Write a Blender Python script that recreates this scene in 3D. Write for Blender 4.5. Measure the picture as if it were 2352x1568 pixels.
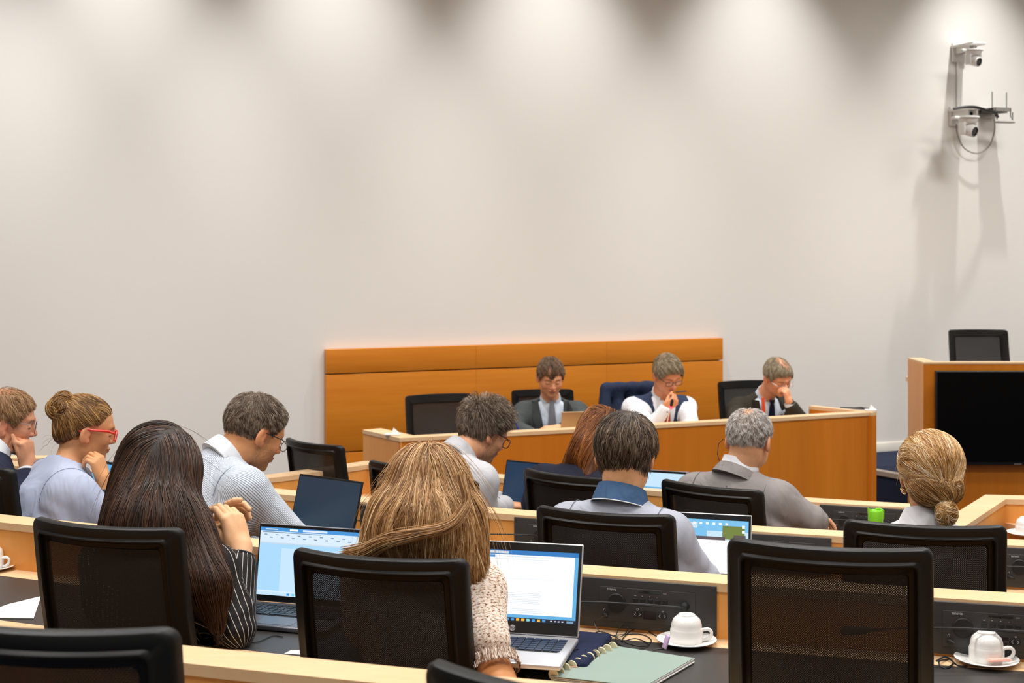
import bpy, bmesh, math, random
import numpy as np
from mathutils import Vector, Matrix, Euler
random.seed(7); np.random.seed(7)
PI = math.pi
for o in list(bpy.data.objects): bpy.data.objects.remove(o)
SC = bpy.context.scene
COL = SC.collection
# ------------------------------------------------------------------ camera, light, exposure
F, CX, YH, H = 3267.0, 1176.0, 555.0, 1.75       # focal length in px, image centre, horizon row, eye height
cam = bpy.data.cameras.new('camera'); camo = bpy.data.objects.new('camera', cam); COL.objects.link(camo)
cam.sensor_width = 36; cam.lens = 36*F/2352; cam.shift_y = -(784-YH)/2352
camo.location = (0, 0, H); camo.rotation_euler = (PI/2, 0, 0)
cam.clip_start = .05; cam.clip_end = 60
cam.dof.use_dof = True; cam.dof.focus_distance = 4.1; cam.dof.aperture_fstop = 6.5
SC.camera = camo
SC.view_settings.view_transform = 'Standard'; SC.view_settings.look = 'None'
SC.view_settings.gamma = 1; SC.view_settings.use_curve_mapping = False
SC.view_settings.exposure = 0.10
w = bpy.data.worlds.new('world'); SC.world = w; w.use_nodes = True
w.node_tree.nodes['Background'].inputs[0].default_value = (1, .97, .93, 1)
w.node_tree.nodes['Background'].inputs[1].default_value = .35

WU = Vector((.9262, .3770, 0)); WN = Vector((.3770, -.9262, 0))     # along the back wall, out of it
D0 = 9.75
def P(px, py, d): return Vector(((px-CX)*d/F, d, H-(py-YH)*d/F))
def wall_at(px, py, off=0.0):
    """point at that view column and row lying `off` metres in front of the back wall"""
    return P(px, py, (D0*.9262-off)/(.9262-.3770*(px-CX)/F))

def area(name, loc, sx, sy, power, color=(1, .93, .84), rot=(0, 0, 0), spread=PI):
    l = bpy.data.lights.new(name, 'AREA'); l.shape = 'RECTANGLE'; l.size = sx; l.size_y = sy; l.energy = power; l.color = color
    l.spread = spread
    o = bpy.data.objects.new(name, l); COL.objects.link(o); o.location = loc; o.rotation_euler = rot; return o
CEIL = 4.85
LAMPS = []
for x, y, e in [(-2.6, 1.2, 46), (0.2, 1.2, 46), (3.0, 1.2, 50), (-2.6, 4.2, 58), (0.2, 4.2, 62), (3.0, 4.2, 70)]+[(WU.x*s_+WN.x*3.0, D0+WU.y*s_+WN.y*3.0, e_) for s_, e_ in ((-3.2, 28), (.2, 60), (3.6, 92), (6.6, 90))]:
    area('ceiling_panel_light', (x, y, CEIL-.03), 1.5, .6, e, (1, .98, .955), spread=math.radians(140))
    LAMPS.append((x, y))
SPOTS = []
for px in (-200, 300, 820, 1360, 1860, 2370, 2880):
    p = wall_at(px, 0, .70); p.z = CEIL-.06
    l = bpy.data.lights.new('wall_washer_light', 'SPOT'); l.energy = 300-75*min(1, max(0, px/2300)); l.color = (1, .99, .975)
    l.spot_size = math.radians(61+7*min(1, max(0, px/2000))); l.spot_blend = .85; l.shadow_soft_size = .035
    o = bpy.data.objects.new('wall_washer_light', l); COL.objects.link(o); o.location = p
    tgt = p - WN*.12 + Vector((0, 0, -1)); o.rotation_euler = (tgt-p).to_track_quat('-Z', 'Y').to_euler()
    SPOTS.append(p)

# ------------------------------------------------------------------ materials
def mat(name, color=(.5, .5, .5), rough=.5, metal=0, bump=None, spec=.5, **kw):
    m = bpy.data.materials.new(name); m.use_nodes = True; nt = m.node_tree; b = nt.nodes['Principled BSDF']
    b.inputs['Base Color'].default_value = (*color, 1); b.inputs['Roughness'].default_value = rough
    b.inputs['Metallic'].default_value = metal; b.inputs['Specular IOR Level'].default_value = spec
    for k, v in kw.items():
        b.inputs[k.replace('_', ' ')].default_value = v
    if bump:
        sc, st, dist = bump
        t = nt.nodes.new('ShaderNodeTexCoord'); n = nt.nodes.new('ShaderNodeTexNoise'); n.inputs['Scale'].default_value = sc; n.inputs['Detail'].default_value = 4
        bp = nt.nodes.new('ShaderNodeBump'); bp.inputs['Strength'].default_value = st; bp.inputs['Distance'].default_value = dist
        nt.links.new(t.outputs['Object'], n.inputs['Vector']); nt.links.new(n.outputs['Fac'], bp.inputs['Height']); nt.links.new(bp.outputs['Normal'], b.inputs['Normal'])
    return m
def s2l(r, g, b):
    f = lambda c: (c/255/12.92) if c/255 <= .04045 else ((c/255+.055)/1.055)**2.4
    return (f(r), f(g), f(b))
def nd(nt, t, **kw):
    n = nt.nodes.new('ShaderNode'+t)
    for k, v in kw.items():
        if hasattr(n, k): setattr(n, k, v)
        else: n.inputs[k.replace('_', ' ')].default_value = v
    return n
def math_n(nt, op, a, b=None, c=None):
    n = nt.nodes.new('ShaderNodeMath'); n.operation = op
    for i, v in enumerate((a, b, c)):
        if v is None: continue
        if isinstance(v, (int, float)): n.inputs[i].default_value = v
        else: nt.links.new(v, n.inputs[i])
    return n.outputs[0]
def mixc(nt, fac, c1, c2):
    n = nt.nodes.new('ShaderNodeMix'); n.data_type = 'RGBA'
    if isinstance(fac, (int, float)): n.inputs[0].default_value = fac
    else: nt.links.new(fac, n.inputs[0])
    for i, c in ((6, c1), (7, c2)):
        if isinstance(c, tuple): n.inputs[i].default_value = (*c[:3], 1)
        else: nt.links.new(c, n.inputs[i])
    return n.outputs[2]
def wood(name, c1, c2, stretch, rough=.38, boards=None):
    """beech veneer: fine pores and soft figure, stretched along the grain; boards=(axis, width) tints neighbours"""
    m = mat(name, c1, rough, spec=.35); nt = m.node_tree; b = nt.nodes['Principled BSDF']; L = nt.links.new
    tc = nd(nt, 'TexCoord'); mp = nd(nt, 'Mapping'); mp.inputs['Scale'].default_value = stretch; L(tc.outputs['Object'], mp.inputs['Vector'])
    n1 = nd(nt, 'TexNoise', Scale=2.2, Detail=5.0, Roughness=.55, Distortion=.4); L(mp.outputs['Vector'], n1.inputs['Vector'])
    n2 = nd(nt, 'TexNoise', Scale=26.0, Detail=3.0, Roughness=.6); L(mp.outputs['Vector'], n2.inputs['Vector'])
    f = math_n(nt, 'ADD', math_n(nt, 'MULTIPLY', n1.outputs['Fac'], .75), math_n(nt, 'MULTIPLY', n2.outputs['Fac'], .35))
    cr = nd(nt, 'ValToRGB'); cr.color_ramp.elements[0].position = .36; cr.color_ramp.elements[1].position = .7
    cr.color_ramp.elements[0].color = (*c2, 1); cr.color_ramp.elements[1].color = (*c1, 1); L(f, cr.inputs['Fac'])
    col = cr.outputs['Color']
    if boards:
        sx = nd(nt, 'SeparateXYZ'); L(tc.outputs['Object'], sx.inputs[0])
        q = math_n(nt, 'FLOOR', math_n(nt, 'MULTIPLY', sx.outputs[boards[0]], 1/boards[1]))
        wn = nd(nt, 'TexWhiteNoise'); wn.noise_dimensions = '1D'; L(q, wn.inputs['W'])
        col = mixc(nt, math_n(nt, 'MULTIPLY', wn.outputs['Value'], .35), col, tuple(c*.72 for c in c1))
    L(col, b.inputs['Base Color'])
    bp = nd(nt, 'Bump', Strength=.08, Distance=.002); L(n2.outputs['Fac'], bp.inputs['Height']); L(bp.outputs['Normal'], b.inputs['Normal'])
    return m
M = {}
M['wall'] = mat('wall_paint', s2l(229, 226, 220), .9, bump=(35, .05, .002), spec=.2)
M['ceiling'] = mat('ceiling_paint', s2l(225, 220, 210), .9)
M['skirt'] = mat('skirting_paint', s2l(225, 220, 208), .5)
M['carpet'] = mat('blue_carpet', s2l(44, 49, 68), .95, bump=(400, .6, .004), spec=.1)
M['nosing'] = mat('step_nosing', s2l(165, 150, 135), .5)
M['beech'] = wood('beech_desk', s2l(234, 166, 88), s2l(220, 146, 68), (1, 1, .12))
M['beech_top'] = wood('lit_beech', s2l(228, 194, 152), s2l(218, 178, 132), (.5, 2.2, 1))  # same beech, bright light on the top faces put into a paler colour
M['veneer'] = wood('shaded_veneer', s2l(212, 128, 34), s2l(192, 106, 18), (1, 1, .07), boards=(0, .46))  # same wood as the desks, shade on the fronts put into a darker colour
M['veneer_h'] = wood('shaded_veneer_horizontal', s2l(214, 134, 40), s2l(194, 110, 22), (.07, .07, 1.2), boards=None)  # cladding of that same wood, its weaker light painted in as a darker tone
M['desk_black'] = mat('black_desk_pad', s2l(52, 49, 47), .42, bump=(300, .1, .001))
M['plastic'] = mat('black_plastic', s2l(9, 9, 8), .45, bump=(500, .05, .0005), spec=.35)
M['plastic_lo'] = mat('matt_black', s2l(14, 13, 12), .6)
M['unit'] = mat('charcoal_metal', s2l(52, 51, 51), .48)
M['unit_dk'] = mat('dark_rubber', s2l(22, 21, 21), .6)
M['chrome'] = mat('chrome', (.75, .75, .76), .2, 1)
M['silver'] = mat('silver_shell', s2l(205, 205, 208), .32, .55)
M['grey_lap'] = mat('grey_shell', s2l(110, 112, 120), .35, .6)
M['lid_gold'] = mat('champagne_shell', s2l(178, 152, 118), .35, .5)
M['bezel'] = mat('bezel_black', s2l(20, 20, 21), .35)
M['china'] = mat('white_china', s2l(238, 236, 232), .12, spec=.6)
M['paper'] = mat('white_paper', s2l(225, 223, 219), .8)
M['white_pl'] = mat('white_plastic', s2l(226, 224, 220), .4)
M['lens'] = mat('lens_black', (.004, .004, .005), .08, spec=.8)
M['cable'] = mat('black_cable', s2l(24, 22, 22), .45)
M['grey_metal'] = mat('grey_metal', s2l(150, 146, 140), .4, .6)
M['tv'] = mat('tv_panel', (.0015, .0013, .0012), .3, spec=.12)
M['white_ink'] = mat('white_ink', s2l(190, 190, 190), .6)
def glow(name, c, st=1.0):
    m = bpy.data.materials.new(name); m.use_nodes = True; b = m.node_tree.nodes['Principled BSDF']
    b.inputs['Base Color'].default_value = (.01, .01, .01, 1); b.inputs['Roughness'].default_value = .25
    b.inputs['Emission Color'].default_value = (*c, 1); b.inputs['Emission Strength'].default_value = st; return m
def mesh_fabric():
    """woven chair mesh: threads with real open holes between them, laid out in the panel's own metres"""
    m = mat('chair_mesh_fabric', s2l(14, 13, 12), .7); nt = m.node_tree; L = nt.links.new; b = nt.nodes['Principled BSDF']
    uv = nd(nt, 'UVMap'); sx = nd(nt, 'SeparateXYZ'); L(uv.outputs[0], sx.inputs[0])
    a = math_n(nt, 'ADD', sx.outputs[0], sx.outputs[1]); c = math_n(nt, 'SUBTRACT', sx.outputs[0], sx.outputs[1])
    k = 2*PI/.0052
    s1 = math_n(nt, 'SINE', math_n(nt, 'MULTIPLY', a, k)); s2 = math_n(nt, 'SINE', math_n(nt, 'MULTIPLY', c, k))
    pr = math_n(nt, 'MINIMUM', s1, s2); hole = math_n(nt, 'GREATER_THAN', pr, .83)
    L(math_n(nt, 'SUBTRACT', 1.0, hole), b.inputs['Alpha'])
    return m
M['mesh'] = mesh_fabric()

# ------------------------------------------------------------------ mesh helpers
class MB:
    def __init__(s): s.v = []; s.f = []; s.m = []; s.sm = []; s.cur = 0
    def add(s, vs, fs, smooth=False, mi=None):
        o = len(s.v); s.v += [tuple(v) for v in vs]; s.f += [tuple(i+o for i in f) for f in fs]
        s.m += [s.cur if mi is None else mi]*len(fs); s.sm += [smooth]*len(fs); return s
    def box(s, c, size, R=None, bev=0.0, mi=None):
        x, y, z = (a/2 for a in size); c = Vector(c)
        if bev <= 0:
            vs = [Vector((i, j, k)) for i in (-x, x) for j in (-y, y) for k in (-z, z)]
            fs = [(0, 1, 3, 2), (4, 6, 7, 5), (0, 4, 5, 1), (2, 3, 7, 6), (0, 2, 6, 4), (1, 5, 7, 3)]
            if R is not None: vs = [R @ v for v in vs]
            return s.add([v+c for v in vs], fs, mi=mi)
        bm = bmesh.new(); bmesh.ops.create_cube(bm, size=1)
        for v in bm.verts: v.co = Vector((v.co.x*2*x, v.co.y*2*y, v.co.z*2*z))
        bmesh.ops.bevel(bm, geom=bm.edges[:], offset=min(bev, x*.98, y*.98, z*.98), segments=3, affect='EDGES', profile=.5)
        bm.verts.index_update(); vs = [(R @ v.co if R is not None else v.co)+c for v in bm.verts]; fs = [[v.index for v in f.verts] for f in bm.faces]; bm.free()
        return s.add(vs, fs, smooth=True, mi=mi)
    def loft(s, rings, closed=True, cap=True, smooth=True, mi=None, loop=False):
        n = len(rings[0]); vs = [p for r in rings for p in r]; fs = []
        R_ = len(rings)
        for i in range(R_ if loop else R_-1):
            for j in range(n if closed else n-1):
                a = i*n+j; b = i*n+(j+1) % n; i2 = (i+1) % R_
                fs.append((a, b, i2*n+(j+1) % n, i2*n+j))
        s.add(vs, fs, smooth, mi)
        if cap and closed and not loop:
            s.add(rings[0], [tuple(range(n))[::-1]], False, mi); s.add(rings[-1], [tuple(range(n))], False, mi)
        return s
    def tube(s, pts, r, n=8, cap=True, mi=None):
        pts = [Vector(p) for p in pts]; rr = r if isinstance(r, (list, tuple)) else [r]*len(pts); rings = []; up = None
        for i, p in enumerate(pts):
            t = (pts[min(i+1, len(pts)-1)]-pts[max(i-1, 0)])
            t = t.normalized() if t.length > 1e-9 else Vector((0, 0, 1))
            if up is None: up = Vector((0, 0, 1)) if abs(t.z) < .9 else Vector((1, 0, 0))
            a = t.cross(up).normalized(); b = a.cross(t).normalized(); up = b
            rings.append([p+a*math.cos(2*PI*k/n)*rr[i]+b*math.sin(2*PI*k/n)*rr[i] for k in range(n)])
        return s.loft(rings, cap=cap, mi=mi)
    def lathe(s, prof, c=(0, 0, 0), n=32, mi=None, R=None):
        c = Vector(c); rings = []
        for r, z in prof:
            ring = [Vector((r*math.cos(2*PI*k/n), r*math.sin(2*PI*k/n), z)) for k in range(n)]
            if R is not None: ring = [R @ v for v in ring]
            rings.append([v+c for v in ring])
        return s.loft(rings, cap=True, mi=mi)
    def obj(s, name, mats, parent=None, loc=None, uv=None):
        me = bpy.data.meshes.new(name); me.from_pydata([tuple(v) for v in s.v], [], s.f)
        for m_ in (mats if isinstance(mats, (list, tuple)) else [mats]): me.materials.append(m_)
        me.polygons.foreach_set('material_index', s.m); me.polygons.foreach_set('use_smooth', s.sm)
        bm = bmesh.new(); bm.from_mesh(me); bmesh.ops.remove_doubles(bm, verts=bm.verts, dist=1e-6); bmesh.ops.recalc_face_normals(bm, faces=bm.faces); bm.to_mesh(me); bm.free()
        me.set_sharp_from_angle(angle=math.radians(38)) if hasattr(me, 'set_sharp_from_angle') else None
        o = bpy.data.objects.new(name, me); COL.objects.link(o)
        if parent is not None: o.parent = parent
        if loc is not None: o.location = loc
        return o
def thing(name, label, cat, loc=(0, 0, 0), rz=0.0, group=None):
    o = bpy.data.objects.new(name, None); COL.objects.link(o); o.location = loc; o.rotation_euler = (0, 0, rz); o.empty_display_size = .1
    return tag(o, label, cat, group)
def tag(o, label, cat, group=None, kind=None):
    o['label'] = label; o['category'] = cat
    if group: o['group'] = group
    if kind: o['kind'] = kind
    return o
def struct(o): o['kind'] = 'structure'; return o
def dup(root, loc, rz, label=None, group=None):
    def cp(o, par):
        c = o.copy(); COL.objects.link(c); c.parent = par
        for ch in o.children: cp(ch, c)
        return c
    r = cp(root, None); r.location = loc; r.rotation_euler = (0, 0, rz)
    if label: r['label'] = label
    if group: r['group'] = group
    return r
def text_mesh(s, body, size, M4, mi=0, ext=.0003):
    cu = bpy.data.curves.new('t', 'FONT'); cu.body = body; cu.size = size; cu.extrude = ext; cu.align_x = 'CENTER'; cu.align_y = 'CENTER'
    to = bpy.data.objects.new('t', cu); COL.objects.link(to); dg = bpy.context.evaluated_depsgraph_get(); dg.update()
    me = bpy.data.meshes.new_from_object(to.evaluated_get(dg)); vs = [M4 @ v.co for v in me.vertices]; fs = [tuple(p.vertices) for p in me.polygons]
    s.add(vs, fs, mi=mi); bpy.data.objects.remove(to); bpy.data.curves.remove(cu); bpy.data.meshes.remove(me)
# ------------------------------------------------------------------ rows: plan curves of the parapets
def rowfit(pts, D, deg=2):
    X = []; Y = []
    for px, py in pts:
        d = F*D/(py-YH); X.append((px-CX)*d/F); Y.append(d)
    return np.polyfit(X, Y, deg)
ZR = {0: .98, 1: .883, 2: .767, 3: .66}                 # top of each parapet
ZF = {0: .10, 1: 0.0, 2: -.115, 3: -.225}               # floor of each tier
DR = {k: H-v for k, v in ZR.items()}
Q = {}
Q[1] = rowfit([(0, 1182), (240, 1200), (590, 1240), (1336, 1295), (1655, 1317), (2150, 1351), (2352, 1362)], DR[1])
Q[2] = rowfit([(660, 1123), (820, 1140), (1103, 1162), (1216, 1172), (1730, 1206), (1938, 1218), (2317, 1238)], DR[2])
Q[3] = rowfit([(841, 1058), (1145, 1087), (1510, 1119), (1829, 1140), (2073, 1155)], DR[3])
Q[0] = np.array([Q[1][0], Q[1][1]+.04, 0.0]); Q[0][2] = 2.70 - np.polyval([Q[0][0], Q[0][1], 0], -.58)
def row_y(r, X):
    q = Q[r]; lo, hi = {0: (-1.6, 2.4), 1: (-1.9, 2.2), 2: (-1.4, 2.2), 3: (-.8, 1.9)}[r]
    Xc = min(max(X, lo), hi); return float(np.polyval(q, Xc)+(X-Xc)*np.polyval(np.polyder(q), Xc))
def row_frame(r, X):
    """point on the far top edge of the parapet, unit tangent to the right, unit normal towards the front"""
    e = .01; t = Vector((2*e, row_y(r, X+e)-row_y(r, X-e), 0)).normalized(); return Vector((X, row_y(r, X), 0)), t, Vector((-t.y, t.x, 0))
def row_px(r, px, back=0.0):
    """plan point on row r seen at column px, `back` metres behind the far parapet edge (towards the camera)"""
    lo, hi = -4.0, 4.0
    for _ in range(40):
        X = (lo+hi)/2; p, t, n = row_frame(r, X); q = p-n*back
        if q.x/q.y*F+CX < px: lo = X
        else: hi = X
    return q, t, n
TH = .10                                                # parapet thickness
def sweep(mb, frames, prof, mi=None):
    """prof: list of (offset backwards, z); swept along the row"""
    rings = [[p-n*a+Vector((0, 0, z)) for a, z in prof] for p, t, n in frames]
    mb.loft(rings, smooth=False, mi=mi)
def frames_for(r, X0, X1, n=40): return [row_frame(r, X0+(X1-X0)*i/n) for i in range(n+1)]
DEPTH = .56
def desk_row(name, label, fr, ztop, zfl, cat='desk'):
    t = thing(name, label, cat, (fr[len(fr)//2][0].x, fr[len(fr)//2][0].y, zfl))
    def part(nm, prof, m):
        mb = MB(); sweep(mb, [(p-t.location.xy.to_3d(), a, n) for p, a, n in fr], [(a, z-zfl) for a, z in prof]); return mb.obj(nm, m, t)
    zd = ztop-.143
    part('parapet', [(.004, ztop-.022), (TH-.004, ztop-.022), (TH-.004, zfl+.02), (.004, zfl+.02)], M['beech'])
    part('cap_rail', [(0, ztop), (TH, ztop), (TH, ztop-.022), (0, ztop-.022)], M['beech_top'])
    part('back_strip', [(TH-.004, zd+.001), (TH+.075, zd+.001), (TH+.075, zd-.03), (TH-.004, zd-.03)], M['beech_top'])
    part('worktop', [(TH+.075, zd), (TH+DEPTH-.09, zd), (TH+DEPTH-.09, zd-.03), (TH+.075, zd-.03)], M['desk_black'])
    part('edge_strip', [(TH+DEPTH-.09, zd+.001), (TH+DEPTH-.004, zd+.001), (TH+DEPTH, zd-.004), (TH+DEPTH, zd-.03), (TH+DEPTH-.09, zd-.03)], M['beech_top'])
    return t
desk_row('desk_row', 'nearest curved beech desk row, only its pale cap rail crossing the bottom left', frames_for(0, -2.6, 2.2), ZR[0], ZF[0])
desk_row('desk_row', 'long curved beech desk row holding the two open laptops and the notebook', frames_for(1, -3.2, 3.0), ZR[1], ZF[1])
desk_row('desk_row', 'curved beech desk row where the man in the grey polo shirt sits', frames_for(2, -3.2, 2.9), ZR[2], ZF[2])
desk_row('desk_row', 'front curved beech desk row where the man in the grey suit sits', frames_for(3, -.726, 1.80), ZR[3], ZF[3])
def poly_frames(pts, n=8):
    """frames along a polyline with mitred corners (offsets go to the right-hand side when walking right = backwards)"""
    pts = [Vector((x, y, 0)) for x, y in pts]; out = []
    for i, p in enumerate(pts):
        ns = []
        if i > 0: t = (p-pts[i-1]).normalized(); ns.append(Vector((-t.y, t.x, 0)))
        if i < len(pts)-1: t = (pts[i+1]-p).normalized(); ns.append(Vector((-t.y, t.x, 0)))
        n_ = sum(ns, Vector()).normalized(); k = 1/max(.4, n_.dot(ns[0])); out.append((p, None, n_*k))
    return out
def block(label, pts, ztop, zfl, work=None):
    fr = poly_frames(pts); c = fr[len(fr)//2][0]; t = thing('desk_end_block', label, 'desk', (c.x, c.y, zfl))
    fr = [(p-c, a, n) for p, a, n in fr]
    ztop += .0009
    for nm, prof, m in (('parapet', [(.004, ztop-.022-zfl), (TH-.004, ztop-.022-zfl), (TH-.004, .02), (.004, .02)], M['beech']),
                        ('cap_rail', [(0, ztop-zfl), (TH, ztop-zfl), (TH, ztop-.022-zfl), (0, ztop-.022-zfl)], M['beech_top'])):
        mb = MB(); sweep(mb, fr, prof); mb.obj(nm, m, t)
    if work is not None: mb = MB(); sweep(mb, fr[1:], [(TH-.004, work-zfl), (TH+.42, work-zfl), (TH+.42, work-zfl-.03), (TH-.004, work-zfl-.03)]); mb.obj('worktop', M['beech_top'], t)
    return t
block('low beech desk end turning away behind the empty black chair left of the dais', [(-1.72, 6.25), (-1.117, 6.68), (-.80, 7.0), (-.735, 7.07)], ZR[3], ZF[3])
block('beech desk corner to the right of the woman with the blonde bun', [(1.60, 5.42), (2.04, 6.13), (3.1, 5.98)], ZR[3], ZF[3], .56)
block('beech desk end at the far left behind the man in the navy suit', [(-3.4, 7.15), (-2.25, 7.12)], ZR[3]+.02, ZF[3])

# ------------------------------------------------------------------ shell of the room
def slab(name, poly, z0, z1, m):
    mb = MB(); n = len(poly); vs = [(x, y, z0) for x, y in poly]+[(x, y, z1) for x, y in poly]
    mb.add(vs, [tuple(range(n))[::-1], tuple(range(n, 2*n))]+[(i, (i+1) % n, n+(i+1) % n, n+i) for i in range(n)])
    return struct(mb.obj(name, m))
def tier(name, r0, r1, z):
    """carpeted step between the parapet of row r1 (nearer the camera) and that of row r0"""
    xs = [-6+.5*i for i in range(23)]
    a = [(x, row_y(r0, x)-.02) for x in xs]; b = [(x, (row_y(r1, x)-.02) if r1 is not None else -2.0) for x in xs]
    return slab(name, a+b[::-1], z-.5, z, M['carpet'])
tier('floor_near_tier', 0, None, ZF[0]); tier('floor_second_tier', 1, 0, ZF[1]); tier('floor_third_tier', 2, 1, ZF[2]); tier('floor_fourth_tier', 3, 2, ZF[3])
slab('floor', [(-7, -2.2), (9, -2.2), (9, 16), (-7, 16)], -.9, -.335, M['carpet'])
mb = MB(); a = Vector((0, D0, 0))-WU*9; b = Vector((0, D0, 0))+WU*9; nn = -WN*.2
mb.add([a+Vector((0, 0, -.9)), b+Vector((0, 0, -.9)), b+Vector((0, 0, CEIL)), a+Vector((0, 0, CEIL)), a+nn+Vector((0, 0, -.9)), b+nn+Vector((0, 0, -.9)), b+nn+Vector((0, 0, CEIL)), a+nn+Vector((0, 0, CEIL))],
       [(0, 1, 2, 3), (4, 7, 6, 5), (0, 4, 5, 1), (3, 2, 6, 7), (0, 3, 7, 4), (1, 5, 6, 2)])
struct(mb.obj('wall_back', M['wall']))
mb = MB(); mb.box((-6.95, 4.5, 1.7), (.2, 15, 5.3)); struct(mb.obj('wall_left', M['wall']))
mb = MB(); mb.box((8.6, 5.5, 1.7), (.2, 17, 5.3)); struct(mb.obj('wall_right', M['wall']))
mb = MB(); mb.box((1, 6, CEIL+.05), (16, 17, .1)); struct(mb.obj('ceiling', M['ceiling']))
# lamp bodies
mg = glow('lamp_diffuser', (1, .93, .84), 1.0)
lp = thing('ceiling_light', 'flush rectangular ceiling light panel over the desks', 'ceiling light', (LAMPS[0][0], LAMPS[0][1], CEIL), 0, 'ceiling light panels')
mb = MB(); mb.box((0, 0, -.01), (1.56, .66, .02)); mb.obj('frame', M['white_pl'], lp)
for x, y in LAMPS[1:]: dup(lp, (x, y, CEIL), 0)
sp = thing('ceiling_spotlight', 'round recessed ceiling spotlight washing the back wall', 'spotlight', (SPOTS[0].x, SPOTS[0].y, CEIL), 0, 'wall washer spotlights')
mb = MB(); mb.lathe([(.05, -.05), (.06, -.05), (.065, -.012), (.08, -.01), (.08, 0), (.05, 0)], n=24); mb.obj('trim_ring', M['white_pl'], sp)
for p in SPOTS[1:]: dup(sp, (p.x, p.y, CEIL), 0)
# raised platform by the wall, right of the dais
pa = P(1985, 1075, 9.95); pb = P(2058, 1083, 9.95)
pts = [(2.35, 10.25), (2.72, 9.93), (3.45, 8.75), (8.5, 8.4), (8.5, 13.2)]
wl = lambda X: (X, D0+.407*X)
pts = [(1.9, 10.5), (2.46, 10.12), (2.68, 9.78), (2.86, 9.40), (8.5, 9.2), wl(8.5), wl(1.9)]
slab('floor_platform', pts, -.335, .144, M['carpet'])
mb = MB()
fr = poly_frames([(1.9, 10.5), (2.46, 10.12), (2.68, 9.78), (2.86, 9.40)])
sweep(mb, fr, [(-.05, .150), (.012, .150), (.012, .118), (-.05, .118)]); struct(mb.obj('trim_1', M['nosing']))
mb = MB()
a = wall_at(1500, 0); b = wall_at(2700, 0)
for q0, q1 in ((a, b),):
    mb.add([q0.xy.to_3d()+WN*o_+Vector((0, 0, z)) for o_, z in ((0, .144), (.016, .144), (.016, .200), (.010, .212), (0, .212))]+[q1.xy.to_3d()+WN*o_+Vector((0, 0, z)) for o_, z in ((0, .144), (.016, .144), (.016, .200), (.010, .212), (0, .212))],
           [(0, 1, 2, 3, 4), (9, 8, 7, 6, 5), (0, 5, 6, 1), (1, 6, 7, 2), (2, 7, 8, 3), (3, 8, 9, 4), (4, 9, 5, 0)])
struct(mb.obj('baseboard_back', M['skirt']))
# floor under the dais
cor = [(-1.1, 8.2), (-.62, 7.80), (2.29, 8.99), (2.35, 9.4), (1.9, 10.49)]
slab('floor_dais', [(-.86, 8.22), (-.60, 7.82), (2.26, 9.0), (2.0, 9.5), (1.89, 10.5), (-1.2, 9.24)], -.335, -.20, M['carpet'])

# ------------------------------------------------------------------ wood cladding on the wall
L0 = wall_at(744, 801.7); R0 = wall_at(1651.6, 774.6); ln = (R0-L0).xy.length; ang = math.atan2(WU.y, WU.x)
wp = thing('wall_panelling', 'warm wooden cladding of wide horizontal boards on the wall behind the dais', 'wall panel', (L0.x, L0.y, -.2), ang)
def bd(z0, z1, x0=0, x1=ln):
    mb = MB(); mb.box(((x0+x1)/2, -.03, (z0+z1)/2+.2), (x1-x0, .05, z1-z0), bev=.0015); return mb.obj('board', M['veneer_h'], wp)
xs_ = [0, ln*.352, ln*.683, ln]
for z0, z1 in ((.896, 1.052), (.386, .888), (-.13, .378)):
    for a_, b_ in zip(xs_[:-1], xs_[1:]): bd(z0, z1, a_+.0004, b_-.0004)
mb = MB(); mb.box((ln/2, -.004, .6), (ln-.02, .008, 1.24)); mb.obj('backing', M['plastic_lo'], wp)

# ------------------------------------------------------------------ dais desk
DZ = .68; DT = .06
A_, B_, C_, D_ = Vector((-.85, 8.09, 0)), Vector((-.612, 7.75, 0)), Vector((2.293, 8.94, 0)), Vector((1.975, 9.30, 0))
dd = thing('dais_desk', 'long raised wooden dais desk facing the rows, three men seated behind it', 'desk', (0, 8.0, -.335))
off = Vector((0, 8.0, 0))
def ngon_frames(pts): return [(p-off, a, n) for p, a, n in poly_frames([(p.x, p.y) for p in pts])]
def dpart(nm, pts, prof, m):
    mb = MB(); sweep(mb, ngon_frames(pts), prof); return mb.obj(nm, m, dd)
zb = .335
mid = [B_+(C_-B_)*i/6+Vector((WN.x, WN.y, 0))*(.03*math.sin(PI*i/6)) for i in range(7)]
dpart('front_panel', mid, [(-.055, DZ-.02+zb), (-.004, DZ-.02+zb), (-.004, .0), (-.055, .0)], M['veneer'])
dpart('front_cap_rail', mid, [(-.09, DZ+zb), (0, DZ+zb), (0, DZ-.02+zb), (-.09, DZ-.02+zb)], M['beech_top'])
dpart('left_end_panel', [A_, B_], [(-.055, DZ-.02+zb), (-.004, DZ-.02+zb), (-.004, 0), (-.055, 0)], M['beech'])  # same wood as the front panel, the lit end coloured lighter
dpart('left_cap_rail', [A_, B_+Vector((-.0, 0, 0))], [(-.12, DZ+.0009+zb), (0, DZ+.0009+zb), (0, DZ-.02+zb), (-.12, DZ-.02+zb)], M['beech_top'])
dpart('right_end_panel', [C_, D_], [(-.055, DZ-.02+zb), (-.004, DZ-.02+zb), (-.004, 0), (-.055, 0)], M['veneer'])
dpart('right_cap_rail', [C_, D_], [(-.055, DZ+.0009+zb), (0, DZ+.0009+zb), (0, DZ-.02+zb), (-.055, DZ-.02+zb)], M['beech_top'])
dpart('worktop', mid, [(-.62, DZ-.14+zb), (-.056, DZ-.14+zb), (-.056, DZ-.17+zb), (-.62, DZ-.17+zb)], M['beech_top'])

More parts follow.
